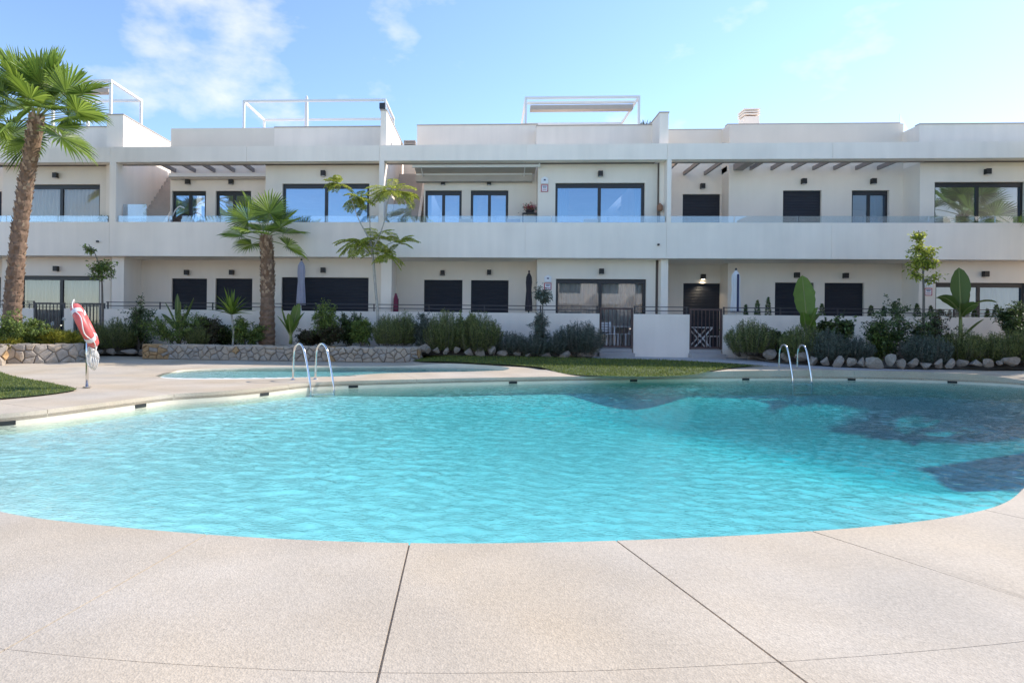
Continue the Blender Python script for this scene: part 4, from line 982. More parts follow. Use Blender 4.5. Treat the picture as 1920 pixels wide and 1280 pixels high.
def palm_trunk(parent, pts, rads, boots_from, rs_, name='trunk'):
    mb = MB(); P = spline3(pts, 16); k = len(P); V = []; nn_ = 18
    for i, p in enumerate(P):
        t = i / (k - 1); r0 = np.interp(t, np.linspace(0, 1, len(rads)), rads)
        for j in range(nn_):
            a = 6.283 * j / nn_; rr = r0 * (1 + 0.05 * ((i % 3) - 1) + 0.10 * noise.noise(Vector((a * 2, i * .8, 3))))
            V.append((p.x + rr * math.cos(a), p.y + rr * math.sin(a), p.z))
    mb.poly(V, [(i * nn_ + j, i * nn_ + (j + 1) % nn_, (i + 1) * nn_ + (j + 1) % nn_, (i + 1) * nn_ + j) for i in range(k - 1) for j in range(nn_)])
    tr = mb.build(name, 'bark_palm', parent)
    mb = MB()
    nb = int(430 * (1 - boots_from))
    for i in range(nb):
        t = boots_from + (1 - boots_from) * (i + rs_.rand()) / nb; p = P[min(k - 1, int(t * (k - 1)))]; r0 = np.interp(t, np.linspace(0, 1, len(rads)), rads)
        a = i * 2.39996 + rs_.normal(0, .1); o = Vector((math.cos(a), math.sin(a), 0)); sd = Vector((-o.y, o.x, 0)); h = rs_.uniform(.05, .11) * (1 + t * .6); wd = rs_.uniform(.035, .06); outw = rs_.uniform(.015, .045) * (1 + .8 * t)
        b0 = p + o * r0 * 0.97; V = [b0 - sd * wd, b0 + sd * wd, b0 + o * outw + Vector((0, 0, h)) + sd * wd * .5, b0 + o * outw + Vector((0, 0, h)) - sd * wd * .5, b0 + o * outw * .2 + Vector((0, 0, h * .9)), ]
        mb.poly(V, [(0, 1, 2, 3), (1, 4, 2), (0, 3, 4), (3, 2, 4)])
    ob = mb.build('leaf_bases', 'boot', tr); tag(ob, kind='stuff')
    return tr
def spline3(pts, per):
    out = []; k = len(pts); gg = lambda i: Vector(pts[max(0, min(k - 1, i))])
    for i in range(k - 1):
        p0, p1, p2, p3 = gg(i - 1), gg(i), gg(i + 1), gg(i + 2)
        for s in range(per):
            t = s / per; out.append(0.5 * ((2 * p1) + (p2 - p0) * t + (2 * p0 - 5 * p1 + 4 * p2 - p3) * t * t + (3 * p1 - p0 - 3 * p2 + p3) * t ** 3))
    out.append(Vector(pts[-1])); return out
def fan_palm(base_px, trunk_px, Y, rads, fronds, lab, boots_from, seed, zbase):
    rs_ = np.random.RandomState(seed); b = at(*base_px, Y); b.z = zbase; r_ = tag(empty('fan_palm', b), lab, 'palm tree')
    pts = [at(a, c, Y) - b for a, c in trunk_px]; pts[0] = Vector((pts[0].x, 0, -0.05)); palm_trunk(r_, pts, rads, boots_from, rs_); top = pts[-1]
    cr = empty('crown', top); cr.parent = r_
    for (az, el, pl, rd, roll, dr) in fronds:
        d = Vector((math.cos(R(az)) * math.cos(R(el)), math.sin(R(az)) * math.cos(R(el)), math.sin(R(el)))); mb = MB(); fan_frond(mb, d * 0.05 + Vector((0, 0, rs_.uniform(-.15, .05))), d, pl, rd, roll, rs_, droop=dr); mb.build('frond', ['palm_leaf', 'petiole'], cr)
    return r_
rsf = np.random.RandomState(11)
def crown_fronds(k, el0, el1, pl, rd, extra=()):
    out = []
    for i in range(k):
        t = i / (k - 1); az = i * 137.5 + rsf.uniform(-15, 15); out.append((az, el0 + (el1 - el0) * t + rsf.uniform(-8, 8), pl * rsf.uniform(.8, 1.2), rd * rsf.uniform(.88, 1.1), rsf.uniform(-.9, .9), 0.15 + 0.4 * (1 - t)))
    return out + list(extra)
fan_palm((28, 640), [(20, 640), (25, 560), (36, 440), (50, 340), (65, 250), (69, 220)], 16.9, [0.26, 0.23, 0.21, 0.195, 0.185, 0.19, 0.14], crown_fronds(22, -24, 80, 1.02, 1.05, ((80, 80, 1.25, 1.15, .2, .15), (20, 72, 1.2, 1.1, -.2, .15), (200, 68, 1.2, 1.1, .3, .2), (-10, 8, 1.35, 1.05, .3, .5), (5, 32, 1.4, 1.0, -.3, .4))), 'tall fan palm with rough brown trunk in the sunlit stone-walled bed', 0.08, 3, 0.45)
fan_palm((-55, 640), [(-60, 640), (-58, 450), (-52, 300), (-48, 215)], 17.6, [0.25, 0.2, 0.18, 0.18, 0.14], crown_fronds(16, -30, 75, 0.9, 0.98), 'fan palm with dark fronds hanging over its taller neighbour in the bed', 0.1, 5, 0.45)
fan_palm((501, 645), [(500, 645), (501, 600), (502, 540), (501, 485), (498, 445)], 19.75, [0.27, 0.25, 0.22, 0.21, 0.19, 0.16], crown_fronds(12, -6, 72, 0.72, 0.88), 'short fan palm with thick trunk in the raised bed', 0.45, 9, 0.42)

fan_palm((2070, 640), [(2070, 660), (2070, 510), (2070, 400), (2070, 345)], 19.0, [0.25, 0.2, 0.18, 0.18, 0.14], crown_fronds(16, -20, 78, 0.9, 1.0), 'fan palm standing at the far corner of the boulder bed', 0.2, 13, 0.2)
# feathery tree with bare stems (jacaranda type)
def feather_tree(px, ybase, Y, stems, clumps, lab, zb):
    b = at(px, ybase, Y); b.z = zb; r_ = tag(empty('feathery_tree', b), lab, 'tree'); rs_ = np.random.RandomState(31)
    mb = MB()
    for pts, r0, r1 in stems:
        P = [at(a, c, Y + o) - b for a, c, o in pts]; S_ = spline3(P, 6); mb.tube(S_, [r0 + (r1 - r0) * i / (len(S_) - 1) for i in range(len(S_))], 8)
    mb.build('trunk', 'bark_pale', r_, smooth=True)
    cr = empty('crown'); cr.parent = r_; s = FPX / Y
    for (cx_, cy_, rx, ry, nfr, o) in clumps:
        c = at(cx_, cy_, Y + o) - b; P = []; D = []; st = MB()
        for i in range(int(nfr * 1.7)):
            az = rs_.uniform(0, 6.283); el = rs_.uniform(-.4, 1.0); d = Vector((math.cos(az) * math.cos(el), math.sin(az) * math.cos(el), math.sin(el))); ln = rx / s * rs_.uniform(.85, 1.45); p = Vector(c) + Vector((0, 0, -ry / s * .3)); pts = []
            for j in range(9):
                pts.append(p.copy()); p = p + d * ln / 8; d = (d + Vector((0, 0, -.13))).normalized()
            st.tube(pts, [0.007 * (1 - j / 10) for j in range(9)], 4, cap=False)
            for j in range(2, 9):
                tg = (pts[j] - pts[j - 1]).normalized(); sd = tg.cross(Vector((0, 0, 1))).normalized()
                for sg in (-1, 1):
                    q0 = pts[j]; dd = (sd * sg + tg * .6 + Vector((0, 0, -.25))).normalized(); pl = ln * .30 * (1 - abs(j - 5) / 8)
                    for m_ in range(8):
                        qq = q0 + dd * pl * (m_ + .5) / 8
                        for s2 in (-1, 1):
                            P.append(qq); D.append((tg * s2 + dd * .7 + Vector((0, 0, rs_.normal(0, .25)))).normalized())
        st.build('twigs', 'petiole', cr); link('foliage', leafmesh('foliage', np.array([tuple(p) for p in P]), np.array([tuple(p) for p in D]), 0.055, 0.022, ['leaf_lime'], rs_=rs_), cr)
    return r_
feather_tree(710, 640, 19.6, [
    ([(710, 640, 0), (709, 600, 0), (704, 540, 0), (700, 490, 0), (697, 465, 0)], 0.055, 0.035),
    ([(697, 468, 0), (690, 445, 0), (672, 410, .1), (655, 362, .1)], 0.03, 0.010),
    ([(697, 468, 0), (694, 430, .1), (693, 390, .1), (697, 358, .1)], 0.026, 0.008),
    ([(697, 470, 0), (712, 440, -.1), (722, 410, -.1), (728, 375, -.1), (738, 355, -.1)], 0.028, 0.009),
    ([(697, 478, 0), (684, 470, 0), (664, 458, 0)], 0.02, 0.008), ([(698, 478, 0), (720, 462, 0), (742, 452, 0)], 0.02, 0.008)],
    [(634, 338, 24, 22, 7, .1), (672, 362, 26, 26, 8, .1), (733, 352, 34, 22, 11, -.1), (762, 358, 26, 18, 6, -.1), (668, 448, 34, 22, 9, 0), (700, 442, 36, 26, 12, .1), (722, 470, 30, 26, 10, -.1), (748, 452, 26, 18, 6, 0)],
    'slender feathery lime-green tree rising past the balcony from the raised bed', 0.42)

# broad-leaved young trees
def young_tree(px, ybase, Y, trunk, blobs, lab, mt, zb, seed, n_=1.0):
    b = at(px, ybase, Y); b.z = zb; r_ = tag(empty('young_tree', b), lab, 'tree'); rs_ = np.random.RandomState(seed); s = FPX / Y
    P = [at(a, c, Y) - b for a, c in trunk]; P[0] = Vector((P[0].x, 0, 0)); S_ = spline3(P, 6); mb = MB(); mb.tube(S_, [0.04 - 0.03 * i / (len(S_) - 1) for i in range(len(S_))], 8)
    pts = []; dirs = []
    for (cx_, cy_, rx, ry, k) in blobs:
        c = np.array(at(cx_, cy_, Y) - b); src = min(S_, key=lambda q: (q - Vector(c) + Vector((0, 0, .15))).length)
        for j in range(max(3, int(k * .05))):
            e = c + rs_.normal(0, .45, 3) * np.array([rx / s, rx / s * .8, ry / s]); mid = (np.array(src) + e) / 2 + rs_.normal(0, .03, 3); mb.tube([src, mid, e], [0.009, 0.006, 0.003], 4, cap=False)
            q = int(k * n_ / max(3, int(k * .05))); tt = rs_.uniform(.25, 1.1, q)[:, None]; pts.append(np.array(src) * (1 - tt) ** 2 + 2 * tt * (1 - tt) * mid + tt ** 2 * e + rs_.normal(0, .05, (q, 3))); dirs.append(nrm(rs_.normal(0, 1, (q, 3)) + np.array([0, 0, .1])))
    mb.build('trunk', 'bark', r_, smooth=True)
    link('crown', leafmesh('crown', np.concatenate(pts), np.concatenate(dirs), 0.11, 0.05, [mt], rs_=rs_), r_)
young_tree(192, 640, 19.6, [(192, 640), (192, 570), (190, 520), (180, 480), (166, 458)], [(165, 468, 9, 14, 120), (180, 500, 14, 14, 150), (198, 498, 22, 18, 320), (208, 512, 16, 10, 120), (178, 515, 12, 8, 90)], 'thin young tree with sparse yellow-green crown behind the dark gate', 'leaf_mid', 0.3, 41)
young_tree(1731, 660, 18.6, [(1731, 660), (1732, 560), (1731, 520), (1730, 470), (1722, 432)], [(1722, 440, 14, 12, 160), (1712, 462, 14, 14, 150), (1740, 470, 14, 18, 220), (1716, 488, 18, 16, 260), (1740, 492, 16, 14, 220), (1708, 512, 14, 10, 130), (1752, 520, 12, 7, 70), (1768, 517, 8, 5, 30)], 'slim young tree with bright lime crown beside the banana plant', 'leaf_lime', 0.35, 43)

# thin-stemmed yucca, paddle plants, banana plants
def yucca(px, ybase, ytop_stem, Y, lab, zb, nleaf=34, ln=0.85):
    b = at(px, ybase, Y); b.z = zb; r_ = tag(empty('yucca', b), lab, 'plant'); t = at(px - 2, ytop_stem, Y) - b; rs_ = np.random.RandomState(5)
    MB().tube(spline3([(0, 0, -0.03), (0.03, 0, t.z * .5), (t.x, 0, t.z)], 5), 0.03, 8).build('stem', 'bark_pale', r_, smooth=True)
    mb = MB()
    for i in range(nleaf):
        az = i * 2.39996; el = R(10 + 75 * (i / nleaf)); d = Vector((math.cos(az) * math.cos(el), math.sin(az) * math.cos(el), math.sin(el))); p = Vector(t); sd = d.cross(Vector((0, 0, 1))).normalized(); V = []; l_ = ln * rs_.uniform(.75, 1.1)
        for j in range(6):
            wd = 0.045 * math.sin(math.pi * (0.18 + 0.82 * j / 5)) + 0.002; V += [p - sd * wd + Vector((0, 0, wd * .5)), p, p + sd * wd + Vector((0, 0, wd * .5))]; p = p + d * l_ / 5; d = (d + Vector((0, 0, -.07))).normalized()
        mb.poly(V, [(3 * j + c, 3 * j + c + 1, 3 * j + c + 4, 3 * j + c + 3) for j in range(5) for c in (0, 1)])
    mb.build('leaves', 'palm_leaf', r_)
yucca(436, 645, 590, 19.0, 'yucca with pale thin stem and spiky rosette in the raised bed', 0.44)
paddle_plant(335, 645, 19.7, [(-.45, 0, 1, .85, .2, .2), (-.1, .1, 1, 1.0, .22, .12), (.35, .1, 1, .95, .2, .2), (.15, -.2, 1, .8, .2, .3), (-.7, .1, .8, .7, .2, .4)], 'paddle-leaved plant with upright dark leaves beside the garden shutter', 'paddle_plant', 0.55, 'leaf_mid')
paddle_plant(545, 645, 19.3, [(-.3, 0, 1, .75, .3, .3), (.2, .1, 1, .85, .32, .2), (.5, -.1, 1, .7, .28, .5), (-.5, -.2, 1, .6, .28, .5), (0, -.3, 1, .6, .26, .4), (.05, .2, 1, .8, .25, .1)], 'bushy paddle-leaved plant below the lilac parasol', 'paddle_plant', 0.35, 'leaf_banana')
paddle_plant(1512, 655, 18.6, [(-.10, .02, 1, 1.12, .60, .08, .95, .15), (.22, -.25, 1, .62, .40, .7, .55, .25), (-.25, -.25, 1, .55, .36, .8, .5, .25), (.5, .1, 1, .6, .34, 1.0, .5, .3), (.05, -.4, 1, .5, .36, .9, .4, .2), (.3, .3, 1, .75, .32, .5, .6, .3)], 'banana plant with one huge upright lime leaf before the shutters', 'banana_plant', 0.95)
paddle_plant(1800, 662, 18.3, [(-.05, 0, 1, 1.0, .52, .10, .98, .12), (.3, .2, 1, .8, .3, .5, .8, .2), (-.75, -.2, .9, .85, .3, 1.6, .85, .2), (.8, -.2, .8, .8, .28, 1.6, .85, .2), (.35, -.5, .7, .62, .36, .2, .3, .25), (-.4, -.5, 1, .6, .34, 1.6, .7, .2), (.15, -.6, 1, .55, .3, 1.8, .75, .2)], 'banana plant with torn dark green leaves before the wide window', 'banana_plant', 1.35, 'leaf_mid')

RO, BL = 'upright dark rosemary bush', 'grey-green lavender clump'
for a in [
 (18, 655, 590, 66, 15.9, 'leafy', 'leafy green bush at the foot of the tall palm'), (66, 654, 598, 50, 16.3, 'leafy', 'leafy green bush between the tall palm and the agapanthus'),
 (100, 653, 620, 34, 16.4, 'yellow', 'tuft of yellow strappy leaves behind the sunlit stone wall'), (130, 652, 624, 28, 16.8, 'yellow', 'small yellow grassy tuft beside the lifebuoy post'), (12, 656, 636, 40, 15.7, 'yellow', 'low yellow grassy tuft below the palm bush'),
 (172, 652, 602, 48, 19.6, 'rosemary', RO + ' directly behind the lifebuoy'), (220, 655, 598, 70, 19.6, 'rosemary', RO + ' between lifebuoy and dark leafy shrub'), (263, 655, 562, 56, 19.7, 'dark', 'tall dark leafy shrub at the ochre end of the stone wall'),
 (338, 648, 578, 84, 19.2, 'leafy', 'wide fresh green shrub behind the stone wall beside the dark leafy shrub'), (395, 648, 592, 52, 19.4, 'red', 'dark reddish shrub beside the yucca stem'), (462, 648, 590, 46, 19.4, 'leafy', 'green shrub between yucca and short fan palm'),
 (418, 648, 606, 44, 19.8, 'dark', 'dark shrub behind the yucca stem'), (372, 648, 612, 40, 19.1, 'rosemary', 'small rosemary sprig beside the dark reddish shrub'),
 (582, 648, 618, 52, 19.4, 'red', 'low dark reddish shrub below the lilac parasol'), (609, 648, 566, 42, 19.3, 'leafy', 'tall narrow green shrub next to the lilac parasol'), (618, 648, 610, 36, 19.0, 'red', 'low brownish shrub in front of the tall narrow green shrub'),
 (655, 648, 580, 36, 19.6, 'dark', 'dark shrub beneath the wide closed shutter'), (680, 648, 594, 32, 19.3, 'leafy', 'rounded green shrub between dark shrub and feathery tree'),
 (728, 648, 592, 50, 19.2, 'rosemary', RO + ' at the foot of the feathery tree'), (757, 648, 586, 44, 19.5, 'rosemary', RO + ' beside the maroon folded chair'), (791, 652, 592, 26, 19.4, 'olive', 'thin dark-leaved sapling at the stone wall end'),
 (835, 660, 586, 72, 19.4, 'rosemary', RO + ' in front of the first patio shutter next to the sapling'), (880, 658, 574, 34, 19.7, 'leafy', 'bright green bush between two rosemary bushes'), (898, 662, 590, 72, 19.3, 'rosemary', RO + ' beneath the shutter next to the black parasol'),
 (957, 664, 622, 56, 19.3, 'blue', BL + ' beneath the black parasol'), (1000, 666, 630, 50, 19.15, 'blue', BL + ' in front of the tall slim olive'), (1036, 666, 626, 46, 19.3, 'blue', BL + ' between the slim olive and the larger grey bush'),
 (1086, 664, 604, 78, 19.6, 'blue', 'large grey bush beside the gate with the white chair'),
 (1408, 664, 604, 72, 19.3, 'rosemary', RO + ' beside the gate with the folding table'), (1452, 668, 622, 36, 19.3, 'dark', 'low broad-leaved dark plant between rosemary and ladder'), (1505, 672, 612, 64, 18.4, 'rosemary', RO + ' at the foot of the lime banana leaf'),
 (1567, 655, 588, 44, 18.8, 'round', 'round-leaved dark shrub in front of the garden wall'), (1552, 680, 622, 58, 18.0, 'blue', BL + ' below the round-leaved shrub'), (1600, 676, 634, 56, 18.1, 'blue', BL + ' between round-leaved and big dark shrubs'),
 (1690, 676, 574, 84, 18.2, 'dark', 'big dark evergreen shrub under the slim young tree'), (1650, 676, 604, 40, 18.4, 'leafy', 'green shrub leaning on the big dark evergreen'), (1752, 676, 578, 56, 18.5, 'red', 'dark reddish shrub between young tree and torn banana leaves'),
 (1736, 684, 628, 64, 17.6, 'blue', BL + ' below the dark reddish shrub'), (1800, 680, 624, 70, 17.9, 'rosemary', RO + ' at the foot of the torn banana leaves'), (1856, 680, 630, 70, 17.9, 'rosemary', RO + ' beside the torn banana plant, middle of three'), (1912, 680, 622, 70, 17.9, 'rosemary', RO + ' beneath the dark shrub at the garden wall'),
 (1905, 640, 572, 50, 18.9, 'dark', 'dark leafy shrub rising over the rosemary at the garden wall'), (1965, 680, 620, 70, 17.9, 'rosemary', RO + ' at the far end of the boulder bed')]:
    shrub(*a)
# slim olive with clipped head
shrub(1015, 660, 590, 40, 19.5, 'olive', 'slim olive stem with leafy skirt beside the alarm sign', name='olive_shrub')
young_tree(1018, 640, 19.5, [(1016, 640), (1016, 600), (1018, 568), (1020, 548)], [(1020, 553, 14, 12, 420), (1008, 548, 8, 8, 80), (1030, 562, 8, 8, 80)], 'small olive tree with rounded silvery head below the alarm sign', 'leaf_blue', 0.45, 47)
# flower stalks
for a, b, c, lab in ((119, 598, 650, 'white pompom flower on a tall stalk beside the lifebuoy'), (98, 606, 650, 'small white pompom flower on a stalk in the palm bed')):
    p = at(a, c, 17.2); r_ = tag(empty('flower', p), lab, 'flower'); h = at(a, b, 17.2).z - p.z
    MB().tube([(0, 0, 0), (0.02, 0, h * .5), (0, 0, h)], 0.006, 5).build('stalk', 'petiole', r_)
    rs_ = np.random.RandomState(a); D = nrm(rs_.normal(0, 1, (90, 3))); link('flower_head', leafmesh('flower_head', D * 0.01 + np.array([0, 0, h]), D, 0.05, 0.015, ['flower_white'], rs_=rs_), r_)
# small conifers standing in pots along the inside of the wall
def conifer(px, ytop, wpx, lab, i):
    Y = YW + 0.42; p = at(px, 600, Y); p.z = ZG; s = FPX / Y; zt = at(px, ytop, Y).z - ZG; r_ = tag(empty('potted_conifer', p), lab, 'plant', 'potted conifers along the garden wall')
    MB().lathe([(0.10, 0), (0.15, 0.36), (0.165, 0.38), (0.165, 0.42), (0.12, 0.42)], 14).build('pot', 'terracotta', r_, smooth=True)
    MB().tube([(0, 0, 0.4), (0, 0, 0.6)], 0.02, 6).build('stem', 'bark', r_)
    rs_ = np.random.RandomState(100 + i); k = 1100; t = rs_.rand(k); a = rs_.uniform(0, 6.283, k); rr = wpx / s / 2 * np.sin(np.pi * np.clip(0.25 + .75 * t, 0, 1)) ** .7 * rs_.uniform(.5, 1, k)
    P = np.stack([np.cos(a) * rr, np.sin(a) * rr, 0.5 + (zt - 0.55) * t], -1); D = nrm(np.stack([np.cos(a) * .5, np.sin(a) * .5, 0 * a + 1], -1) + rs_.normal(0, .25, (k, 3)))
    link('foliage', leafmesh('foliage', P, D, 0.07, 0.018, ['leaf_dark'], rs_=rs_), r_)
con = [(1398, 570, 8), (1420, 562, 12), (1440, 556, 11), (1541, 568, 12), (1633, 571, 13), (1657, 573, 9), (1677, 564, 12), (1719, 568, 14), (1745, 572, 12), (1804, 572, 8), (1827, 576, 10), (1851, 578, 10), (1868, 570, 15)]
for i, c in enumerate(con):
    lab = ['smallest potted conifer beside the striped parasol', 'plump potted conifer between two others by the striped parasol', 'tallest potted conifer beside the shutter and striped parasol', 'potted conifer between the two garden shutters'][i] if i < 4 else 'small dark potted conifer behind the garden wall ' + near_label(c[0], [(1633, 'beside the last closed shutter'), (1667, 'above the green shrub'), (1719, 'touching the slim young tree trunk'), (1745, 'below the red-framed alarm sign'), (1804, 'behind the torn banana leaves'), (1840, 'before the wide window mullion'), (1868, 'before the wide window curtain')])
    conifer(*c, lab, i)

# ------------------------------------------------------------------ pool ladders
def ladder(feet, top_px, lab, Yoff):
    """feet: pixel of the two deck anchors; rails arch over into the water"""
    a = atz(*feet[0]); b = atz(*feet[1]); mid = (a + b) / 2
    i = min(range(n), key=lambda k: (POOL[k][0] - mid.x) ** 2 + (POOL[k][1] - mid.y) ** 2)
    t = (Vector(POOL[(i + 8) % n]) - Vector(POOL[i - 8])).normalized(); inw = Vector((-t.y, t.x, 0))
    r_ = tag(empty('pool_ladder', mid), lab, 'ladder')
    sp = (b - a); half = sp / 2; H = 0.76; reach = max(0.5, math.dist(POOL[i], mid.xy) + 0.10); kx = reach / 0.62; inw = inw * kx; reach = 0.62
    for sg in (-1, 1):
        o = half * sg; P = [Vector((0, 0, -0.02)) + o, Vector((0, 0, 0.35)) + o + inw * 0.02, Vector((0, 0, H - .14)) + o + inw * 0.04, Vector((0, 0, H - .03)) + o + inw * 0.12, Vector((0, 0, H)) + o + inw * 0.22, Vector((0, 0, H - .04)) + o + inw * 0.32, Vector((0, 0, H - .16)) + o + inw * 0.40, Vector((0, 0, 0.25)) + o + inw * 0.52, Vector((0, 0, -0.16)) + o + inw * reach, Vector((0, 0, -0.58)) + o + inw * reach]
        MB().tube(spline3(P, 6), 0.0215, 12).build('rail', 'steel', r_, smooth=True)
        MB().lathe([(0.05, 0), (0.05, 0.012), (0.03, 0.02), (0.023, 0.03)], 16, tuple(o)).build('flange', 'steel', r_, smooth=True)
    for z in (-0.24, -0.46):
        c = inw * reach + Vector((0, 0, z)); e = half.normalized(); L2 = half.length - 0.02; w_ = inw.normalized() * 0.05; u_ = Vector((0, 0, 0.012))
        q = [c + e * s1 * L2 + w_ * s2 + u_ * s3 for s1 in (-1, 1) for s2 in (-1, 1) for s3 in (-1, 1)]
        MB().poly(q, [(0, 1, 3, 2), (4, 6, 7, 5), (0, 4, 5, 1), (2, 3, 7, 6), (0, 2, 6, 4), (1, 5, 7, 3)]).build('tread', 'white_metal', r_)
ladder(((549, 712), (591, 711)), 648, 'polished steel pool ladder beside the paddling pool', 0)
ladder(((1460, 699), (1494, 699.5)), 648, 'polished steel pool ladder beside the boulder-edged bed', 0)

# ------------------------------------------------------------------ lifebuoy on its post
pb = atz(163, 726, 0.0)
post = tag(empty('lifebuoy_post', pb), 'slim grey metal post carrying the lifebuoy on the deck', 'post')
sL = FPX / pb.y
hp = (726 - 606) / sL
MB().tube([(0, 0, 0), (0, 0, hp)], 0.024, 12).build('pole', 'steel', post, smooth=True)
MB().lathe([(0.07, 0), (0.07, 0.012), (0.03, 0.014)], 16).build('base_plate', 'steel', post)
MB().bar((0, 0, hp - 0.25), (0.03, -0.10, hp - 0.25), 0.03, 0.02).build('bracket', 'steel', post)
lbp = at(159, 610, pb.y - 0.14)
lbo = tag(empty('lifebuoy', lbp), 'faded red lifebuoy with white bands hanging edge-on from its post', 'lifebuoy')
def ring(R0, r0, a0, a1, k, mt, extra=0.0):
    mb = MB(); pts = []
    for i in range(k + 1):
        a = a0 + (a1 - a0) * i / k; pts.append((0, R0 * math.cos(a), R0 * math.sin(a)))
    mb.tube(pts, r0 + extra, 14); return mb.build('band' if extra else 'ring', mt, lbo, smooth=True)
R0 = 0.33
for q in range(4):
    a = math.pi / 4 + q * math.pi / 2
    ring(R0, 0.085, a - math.pi / 2 + 0.11, a - 0.11, 14, 'red'); ring(R0, 0.085, a - 0.108, a + 0.108, 5, 'fabric_white', 0.004)
rp_ = []
for i in range(49):
    a = 6.283 * i / 48; rr = R0 + 0.11 + 0.035 * math.cos(4 * a); rp_.append((0.03 * math.sin(5 * a), rr * math.cos(a), rr * math.sin(a)))
MB().tube(rp_, 0.009, 6).build('grab_rope', 'rope', lbo, smooth=True)
lbo.rotation_euler = (0, R(-24), R(30)); lbo.scale = (1, 1, 1.0)
rope = tag(empty('rescue_rope', at(172, 655, pb.y - 0.1)), 'coiled white rescue rope hanging below the lifebuoy', 'rope')
for i in range(7):
    w_ = 0.045 + 0.006 * i; P = [(w_ * math.cos(a) + 0.012 * (i % 3), 0.02 * (i - 3) + 0.01 * math.sin(3 * a), 0.17 * math.sin(a) - 0.12 - 0.012 * i) for a in [6.283 * j / 24 for j in range(25)]]
    MB().tube(P, 0.009, 6).build('coil', 'rope', rope, smooth=True)

# ------------------------------------------------------------------ parasols, furniture
def parasol(px, ytop, ybot, Y, wpx, mt, lab, stripe=None):
    s = FPX / Y; b = at(px, 600, Y); b.z = ZG; H = at(px, ytop, Y).z - ZG; h0 = at(px, ybot, Y).z - ZG; r_ = tag(empty('closed_parasol', b), lab, 'parasol'); w_ = wpx / s / 2
    MB().tube([(0, 0, 0), (0, 0, H + 0.03)], 0.022, 10).build('pole', 'white_metal' if mt != 'fabric_dark' else 'anthracite', r_)
    MB().lathe([(0.26, 0), (0.26, 0.05), (0.06, 0.07), (0.05, 0.2)], 18).build('base', 'anthracite', r_)
    L_ = H - h0; MB().lathe([(w_ * 1.0, h0), (w_ * 1.02, h0 + L_ * .08), (w_ * .8, h0 + L_ * .45), (w_ * .72, h0 + L_ * .55), (w_ * .85, h0 + L_ * .75), (w_ * .75, h0 + L_ * .9), (w_ * .3, H - .01), (0.02, H)], 48, fold=0.14, nf=8).build('canopy', mt, r_, smooth=True)
    MB().lathe([(0.02, H + .02), (0.035, H + .04), (0.03, H + .08), (0.01, H + .1)], 10).build('finial', 'anthracite', r_, smooth=True)
    if stripe: MB().box(-w_ * .22, w_ * .22, -w_ * .98 - 0.03, -w_ * .98 - 0.02, h0 + .03, H - .12).build('strap', stripe, r_)
parasol(564, 490, 572, YW + 0.6, 16, 'fabric_lilac', 'closed lilac-grey parasol in front of the wide closed shutter')
parasol(991, 512, 583, YW + 1.0, 12, 'fabric_dark', 'closed black parasol between shutter and alarm sign')
parasol(1379, 508, 586, YW + 0.6, 17, 'fabric_white', 'closed white parasol with dark stripe beside the conifers', 'fabric_navy')
parasol(574.5, 181, 250, F_ + 2.2, 7, 'fabric_white', 'closed white parasol standing on the roof terrace') if False else None
# roof parasol
p = at(574.5, 240, F_ + 2.2); r_ = tag(empty('closed_parasol', (p.x, p.y, Zf + 0.2)), 'slim closed white parasol standing on the roof terrace', 'parasol'); H = at(574.5, 179, F_ + 2.2).z - Zf - 0.2
MB().lathe([(0.05, 0), (0.05, H * .35), (0.075, H * .4), (0.07, H * .8), (0.05, H * .97), (0.01, H)], 24, fold=.1).build('canopy', 'fabric_white', r_, smooth=True); MB().lathe([(0.25, 0), (0.25, .05), (0.06, .07)], 16).build('base', 'anthracite', r_)

def chair(px, Y, rz, lab, mt='white_metal', z=ZG, sc_=1.0):
    p = at(px, 600, Y); r_ = tag(empty('patio_chair', (p.x, Y, z), rz), lab, 'chair')
    for xx in (-.23, .23):
        for yy in (-.22, .22): MB().box(xx - .018, xx + .018, yy - .018, yy + .018, 0, .44 if yy < 0 else .88).build('leg', mt, r_)
    MB().box(-.24, .24, -.24, .2, .441, .47).build('seat', mt, r_, bevel=.006)
    for i in range(4): MB().box(-.21, .21, .205, .225, .52 + i * .09, .585 + i * .09).build('back_slat', mt, r_)
chair(1141, YW + 0.85, R(25), 'white slatted chair behind the gate under the curtained patio doors')
def table(px, Y, lab, cross=False):
    p = at(px, 600, Y); r_ = tag(empty('patio_table', (p.x, Y, ZG)), lab, 'table')
    for i in range(5): MB().box(-.34, .34, -.3 + i * .121, -.19 + i * .121, .70, .725).build('table_slat', 'white_metal', r_)
    if cross:
        for yy in (-.26, .26):
            MB().bar((-.3, yy, 0.01), (.3, yy, .69), .03, .04).build('cross_leg', 'white_metal', r_); MB().bar((.3, yy + .033, 0.01), (-.3, yy + .033, .69), .03, .04).build('cross_leg', 'white_metal', r_)
    else:
        for xx in (-.3, .3):
            for yy in (-.25, .25): MB().box(xx - .02, xx + .02, yy - .02, yy + .02, 0, .699).build('leg', 'white_metal', r_)
table(1166, YW + 1.0, 'white slatted table behind the gate beside the white chair')
chair(1180, YW + 0.9, R(-80), 'white slatted chair turned sideways behind the gate, beside the table edge')
table(1313, YW + 0.7, 'white folding table with crossed legs behind the gate', True)
p = at(1338, 600, YW + 0.8); r_ = tag(empty('patio_stool', (p.x, p.y, ZG)), 'low white stool beside the folding table behind the gate', 'stool')
MB().box(-.2, .2, -.16, .16, .40, .43).build('seat', 'white_metal', r_)
for xx in (-.17, .17):
    for yy in (-.13, .13): MB().box(xx - .018, xx + .018, yy - .018, yy + .018, 0, .399).build('leg', 'white_metal', r_)
